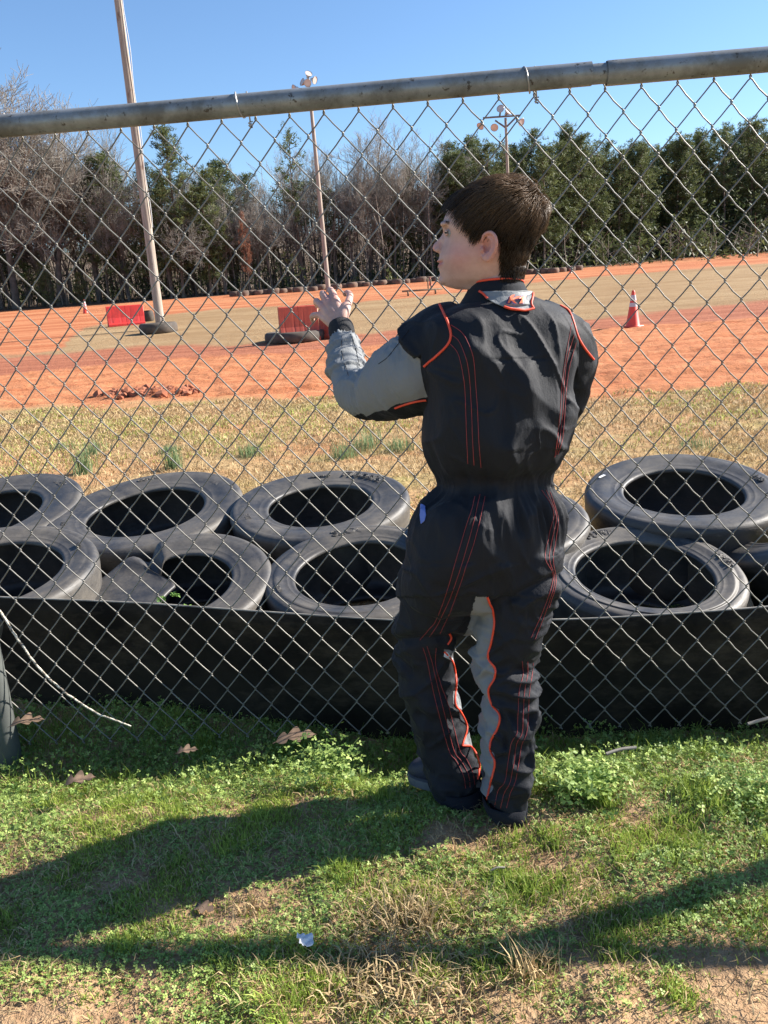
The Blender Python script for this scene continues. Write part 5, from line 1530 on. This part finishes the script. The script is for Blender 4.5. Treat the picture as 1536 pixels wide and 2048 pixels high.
def greenness(x, y):
    """how green the turf is: patchy, barer to the lower right and at the very front"""
    u, v = proj(np.stack([x, y, 0 * x], -1))
    wx_, wy_ = x + .08 * fbm(x * 4, y * 4, seed=61), y + .08 * fbm(x * 4, y * 4, seed=62)
    g = .78 + .55 * fbm(wx_ * 3.2, wy_ * 4.5, seed=63, o=5)
    front = sstep(1.28, 1.10, y); g -= front * .48
    right = sstep(-.05, .35, x) * sstep(1.62, 1.40, y); g -= right * .55
    bare = np.exp(-(((x - .10) / .17) ** 2 + ((y - 1.50) / .07) ** 2)) + .8 * np.exp(-(((x + .75) / .28) ** 2 + ((y - 1.68) / .05) ** 2)) * 0.5
    g -= bare * .8
    return g
x, y = cand(620000); gr = greenness(x, y)
tuft = fbm(x * 9, y * 9, seed=66, o=3)
k = (g_.random(len(x)) < sstep(-.05, .60, gr) * sstep(-.8, .5, tuft) * .85)
x1, y1, t1 = x[k], y[k], tuft[k]
hh = (.010 + .014 * sstep(-.2, 1.1, t1) + .022 * sstep(.8, 1.5, t1)) * g_.uniform(.5, 1.3, len(x1))
blades('grass', x1, y1, hh, g_.uniform(.0007, .0015, len(x1)), g_.uniform(.2, .85, len(x1)), green_m, np.clip(g_.normal(.5, .2, len(x1)) + .25 * fbm(x1 * 5, y1 * 5, seed=67), 0, 1), 'patchy short green grass on the near side of the fence', 'grass')
# thick fresh tufts seen in the photo
TX = [(1180 + 180, 1640, .055, .035), (1200, 1600, .03, .05), (1020, 1690, .05, .03), (690, 1760, .05, .035), (1390, 1585, .06, .05), (1560, 1700, .05, .04), (1100, 1680, .04, .035), (1370, 1720, .06, .03), (480, 1700, .06, .03), (760, 1590, .05, .04), (250, 1580, .06, .03), (80, 1570, .06, .035), (620, 1985, .04, .03), (1230, 1900, .05, .03), (250, 1900, .03, .03), (860, 1940, .05, .03), (1360, 1995, .04, .025), (1000, 1760, .05, .03), (880, 1830, .05, .03), (1450, 1620, .06, .04)]
bx_, by_, bh_ = [], [], []
for px, py, sp, h in TX:
    c = G(px, py); n_ = 260
    bx_.append(g_.normal(c[0], sp * .5, n_)); by_.append(g_.normal(c[1], sp * .45, n_)); bh_.append(h * .8 * g_.uniform(.4, 1.25, n_))
bx_, by_, bh_ = map(np.concatenate, (bx_, by_, bh_))
blades('grass', bx_, by_, bh_, g_.uniform(.0008, .0016, len(bx_)), g_.uniform(.1, .75, len(bx_)), green_m, np.clip(g_.normal(.55, .18, len(bx_)), 0, 1), 'taller fresh green grass tufts scattered over the near turf', 'grass')
# dry straw lying about, thicker at the front
x, y = cand(135000); u, v = proj(np.stack([x, y, 0 * x], -1)); gr = greenness(x, y)
st = fbm(x * 4, y * 4, seed=71, o=4)
dens = .30 + .5 * sstep(.3, -.5, gr) * 0 + .55 * sstep(-.1, .9, st)
mat_ = np.exp(-(((u - 790) / 190) ** 2 + ((v - 1985) / 90) ** 2)) + .8 * np.exp(-(((u - 830) / 130) ** 2 + ((v - 1830) / 50) ** 2))
k = g_.random(len(x)) < np.clip(dens * .55 + mat_, 0, 1)
x2, y2 = x[k], y[k]; m2 = mat_[k]
blades('dry_grass', x2, y2, g_.uniform(.012, .038, len(x2)) * (1 + .5 * m2), g_.uniform(.0006, .0014, len(x2)) * (1 + .8 * m2), g_.uniform(.80, 1.0, len(x2)), straw_m, np.clip(g_.normal(.5, .25, len(x2)), 0, 1), 'dead straw-coloured grass blades lying on the soil', 'dry grass', zoff=.003)
# standing dead tufts
bx_, by_, bh_ = [], [], []
for px, py, sp, h in ((810, 1850, .03, .07), (850, 1850, .02, .06), (1055, 1950, .015, .06), (500, 1830, .02, .03), (1090, 1925, .015, .04)):
    c = G(px, py); n_ = 60
    bx_.append(g_.normal(c[0], sp, n_)); by_.append(g_.normal(c[1], sp * .7, n_)); bh_.append(h * g_.uniform(.5, 1.2, n_))
bx_, by_, bh_ = map(np.concatenate, (bx_, by_, bh_))
blades('dry_grass', bx_, by_, bh_, g_.uniform(.0009, .0018, len(bx_)), g_.uniform(.2, .85, len(bx_)), straw_m, np.clip(g_.normal(.7, .2, len(bx_)), 0, 1), 'bleached dead grass tufts standing at the front', 'dry grass')
# clover and chickweed leaves
def leaves(name, x, y, zc, size, mat, tint, label, cat, lobes=3, tilt=.5):
    n = len(x); nz = np.stack([g_.normal(0, tilt, n), g_.normal(0, tilt, n), np.ones(n)], 1); nz /= np.linalg.norm(nz, axis=1)[:, None]
    a = np.cross(nz, g_.normal(size=(n, 3))); a /= np.linalg.norm(a, axis=1)[:, None]; b = np.cross(nz, a)
    P = np.stack([x, y, far_z(x, y) + zc], 1); s = size[:, None]
    VV = []
    for q in range(lobes):
        th = q * 2 * np.pi / lobes; d = math.cos(th) * a + math.sin(th) * b; e = -math.sin(th) * a + math.cos(th) * b
        VV += [P, P + d * s * .55 + e * s * .42 + nz * s * .12, P + d * s, P + d * s * .55 - e * s * .42 + nz * s * .12]
    V = np.stack(VV, 1).reshape(-1, 3); F = np.arange(len(V)).reshape(-1, 4)
    o = mk(name, V, F, mat, smooth=False, attr=dict(tint=np.clip(np.repeat(tint, 4 * lobes), 0, 1)))
    return tag(o, label, cat, kind='stuff')
x, y = cand(500000); gr = greenness(x, y); cl = fbm(x * 6, y * 6, seed=75, o=4)
k = g_.random(len(x)) < sstep(-.05, .6, gr) * sstep(-.8, .3, cl - .5 * fbm(x * 9, y * 9, seed=66, o=3)) * .60
x3, y3, c3 = x[k], y[k], cl[k]
leaves('clover', x3, y3, .003 + .016 * sstep(-.3, 1, c3) * g_.random(len(x3)), g_.uniform(.0022, .0062, len(x3)), clover_m, g_.normal(.45, .22, len(x3)), 'low clover and chickweed covering the soil on the near side of the fence', 'clover')
# leafy plants in the shade at the foot of the belt
x = g_.uniform(-2.0, 2.0, 42000); y = g_.uniform(1.72, 2.45, 42000)
k = inview(x, y) & (g_.random(len(x)) < .25 + .5 * sstep(-.4, .6, fbm(x * 5, y * 5, seed=78)))
x, y = x[k], y[k]
leaves('clover', x, y, .004 + .034 * g_.random(len(x)) ** 1.6 * (1 + fbm(x * 4, y * 4, seed=79)), g_.uniform(.004, .009, len(x)), clover_m, g_.normal(.4, .2, len(x)), 'thick clover growing along the shaded foot of the fence', 'clover', tilt=.8)
n_ = 7400; x = g_.uniform(-2.0, 2.0, n_); y = g_.uniform(1.85, 2.3, n_)
blades('grass', x, y, g_.uniform(.02, .065, n_), g_.uniform(.0007, .0014, n_), g_.uniform(.2, .9, n_), green_m, g_.normal(.3, .15, n_), 'longer grass in the shade under the fence', 'grass')
# leafy weeds standing out
V, F, T = [], [], []
def bush(px, py, n, size, spread, h, seed, label):
    V, F, T = [], [], []
    c = G(px, py); leaf_clump((c[0], c[1], 0), n, size, spread, h, V, F, T, 3, seed)
    g2 = np.random.default_rng(seed)
    for k in range(n // 6):
        i0 = len(V); p = np.array([c[0] + g2.normal(0, spread), c[1] + g2.normal(0, spread), h * g2.uniform(.5, 1.3)]); b = np.array([c[0], c[1], 0]) + g2.normal(0, .006, 3)
        e = np.array([.001, 0, 0]); V += [b - e, b + e, p + e, p - e]; F.append((i0, i0 + 1, i0 + 2, i0 + 3)); T += [.3] * 4
    o = mk('leafy_weed', np.array(V), F, clover_m, smooth=False, attr=dict(tint=T)); tag(o, label, 'weed')
bush(1155, 1592, 330, .012, .033, .045, 3, 'bright leafy green weed growing just right of the boy\'s feet')
bush(1200, 1582, 130, .013, .030, .035, 4, 'small leafy weed behind the bright one right of the boy')
bush(655, 1545, 260, .010, .045, .035, 5, 'leafy weed at the shadow edge below the front tyres, left of the boy')
bush(1500, 1590, 260, .010, .05, .03, 6, 'leafy weed at the right edge along the belt\'s shadow')
# fallen oak leaves
oak_m = NT('oak_leaf'); oak_m.set(Base_Color=oak_m.ramp(oak_m.noise(60, 4), [(.3, (0.10, 0.062, 0.038)), (.7, (0.19, 0.125, 0.08))]), Roughness=.75)
def oak_leaf(px, py, L, rz, tilt, label, curl=.3, z=.03):
    n = 60; V = []
    th = np.linspace(0, 1, n)
    mid = np.stack([th * L, 0 * th], 1)
    wv = (.30 * np.sin(np.pi * th ** .8) * (0.30 + .70 * np.abs(np.sin(th * np.pi * 3.1)) ** 1.3)) * L
    wv[:6] = .012 * L
    for sgn in (-1, 0, 1):
        for t_, w_ in zip(th, wv):
            sw = .16 * L * (w_ / L) * 2.2
            V.append((t_ * L + (sw if sgn else 0), sgn * w_, curl * abs(sgn) * w_ * (.6 + .6 * math.sin(t_ * 7)) + .10 * L * math.sin(t_ * 3)))
    F = [(s_ * n + k, s_ * n + k + 1, (s_ + 1) * n + k + 1, (s_ + 1) * n + k) for s_ in (0, 1) for k in range(n - 1)]
    V = np.array(V)
    V2 = V - [0, 0, .0006]; F2 = [tuple(q + len(V) for q in f)[::-1] for f in F]
    o = mk('fallen_leaf', np.vstack([V, V2]), F + F2, oak_m.m); c = G(px, py, z)
    o.location = tuple(map(float, c)); o.rotation_euler = (R(tilt), R(-tilt * .4), R(rz)); tag(o, label, 'leaf', 'fallen oak leaves on the grass'); return o
oak_leaf(545, 1487, .115, 10, 6, 'large pale lobed oak leaf in the shade under the front tyres', .15, .016)
oak_leaf(15, 1455, .10, 12, 6, 'brown oak leaf by the fence post at the left', .4, .03)
oak_leaf(125, 1572, .08, 14, 10, 'curled reddish-brown leaf in the sun at the left', .5, .012)
oak_leaf(350, 1508, .06, 5, 10, 'small dark brown leaf in the shade below the cord', .5, .02)
oak_leaf(385, 1815, .05, -20, 10, 'small dull leaf lying in the boy\'s shadow', .4, .01)
# sticks and a scrap of paper
stick_m = simple('stick', (0.18, 0.16, 0.13), (0.30, 0.27, 0.23), 30, .9)
def stick(a, b, r, z, label):
    A, B = G(*a, z), G(*b, z); m_ = (A + B) / 2 + [0, 0, .004]
    o = mk('stick', *tube(catmull([A, m_, B], 6), r, 8), stick_m); tag(o, label, 'stick')
stick((1212, 1508), (1272, 1495), .004, .035, 'short pale stick in the shade right of the boy')
stick((1495, 1448), (1580, 1430), .004, .04, 'pale stick at the right edge under the fence')
stick((980, 1742), (1010, 1735), .002, .012, 'thin twig on the bare soil below the boy\'s feet')
g2 = np.random.default_rng(9); N_ = 12
V = []; F = []
for a in range(N_):
    for b in range(N_):
        u, v = a / (N_ - 1) - .5, b / (N_ - 1) - .5; s = 1 - .5 * abs(v)
        V.append((u * .031 * s, v * .025, .006 * noise(np.array([u * 5.]), np.array([v * 5.]), seed=4)[0] + .01 * (u * u + .6 * u) + .004))
F = [(a * N_ + b, (a + 1) * N_ + b, (a + 1) * N_ + b + 1, a * N_ + b + 1) for a in range(N_ - 1) for b in range(N_ - 1)]
o = mk('paper_scrap', V, F, simple('white_paper', (.70, .70, .70), (.60, .60, .62), 9, .7)); c = G(606, 1882, .034); o.location = tuple(map(float, c)); o.rotation_euler = (R(12), R(38), R(20)); tag(o, 'small crumpled white scrap of paper on the grass', 'paper scrap')

# ================================================================ turf between the tyres and the track
n_ = 190000
rr1 = g_.uniform(0, 1, n_) ** .62 * 8.5 + 2.3; th1 = g_.uniform(R(-42), R(42), n_)
x, y = rr1 * np.sin(th1), rr1 * np.cos(th1)
k = (rr1 < b_grass(x, y) * (1 + .04 * fbm(x * 2, y * 2, seed=81))) & (y > 2.45)
pt = fbm(x * 2.2, y * 2.2, seed=82, o=5)
k &= g_.random(n_) < .35 + .65 * sstep(-.6, .5, pt)
x, y, pt, r1 = x[k], y[k], pt[k], rr1[k]
blades('dry_grass', x, y, g_.uniform(.02, .055, len(x)), (.0012 + .00035 * r1) * g_.uniform(.6, 1.3, len(x)), g_.uniform(.5, 1.0, len(x)), straw_m, np.clip(g_.normal(.55, .25, len(x)) + .15 * pt, 0, 1), 'short dead straw-coloured grass between the tyres and the dirt track', 'dry grass')
gp = fbm(x * 1.1, y * 1.6, seed=84, o=4) + .35 * sstep(6.5, 9, r1)
k = (gp > .28) & (g_.random(len(x)) < .35)
blades('grass', x[k], y[k], g_.uniform(.015, .045, k.sum()), (.0012 + .00035 * r1[k]) * g_.uniform(.6, 1.3, k.sum()), g_.uniform(.3, .95, k.sum()), green_m, np.clip(g_.normal(.7, .2, k.sum()), 0, 1), 'thin green grass patches in the dry turf beyond the tyres', 'grass')
bx_, by_, bh_ = [], [], []
for px, py, sp, h in ((168, 950, .05, .20), (185, 905, .08, .12), (350, 935, .05, .16), (500, 910, .07, .11), (735, 895, .10, .16), (800, 900, .09, .12), (690, 912, .08, .13), (340, 905, .06, .08), (125, 895, .10, .06), (1390, 890, .10, .05), (870, 900, .06, .08)):
    c = ground_hit(px, py); n_ = 130
    bx_.append(g_.normal(c[0], sp * .6, n_)); by_.append(g_.normal(c[1], sp * .8, n_)); bh_.append(h * g_.uniform(.5, 1.15, n_))
bx_, by_, bh_ = map(np.concatenate, (bx_, by_, bh_))
tall_m = leafmat('blue_green_grass', (0.10, 0.16, 0.07), (0.26, 0.34, 0.16), .3, .5)
blades('grass', bx_, by_, bh_, g_.uniform(.0016, .0028, len(bx_)), g_.uniform(.05, .45, len(bx_)), tall_m, np.clip(g_.normal(.5, .2, len(bx_)), 0, 1), 'taller blue-green grass sprigs in the dry turf beyond the tyres', 'grass')
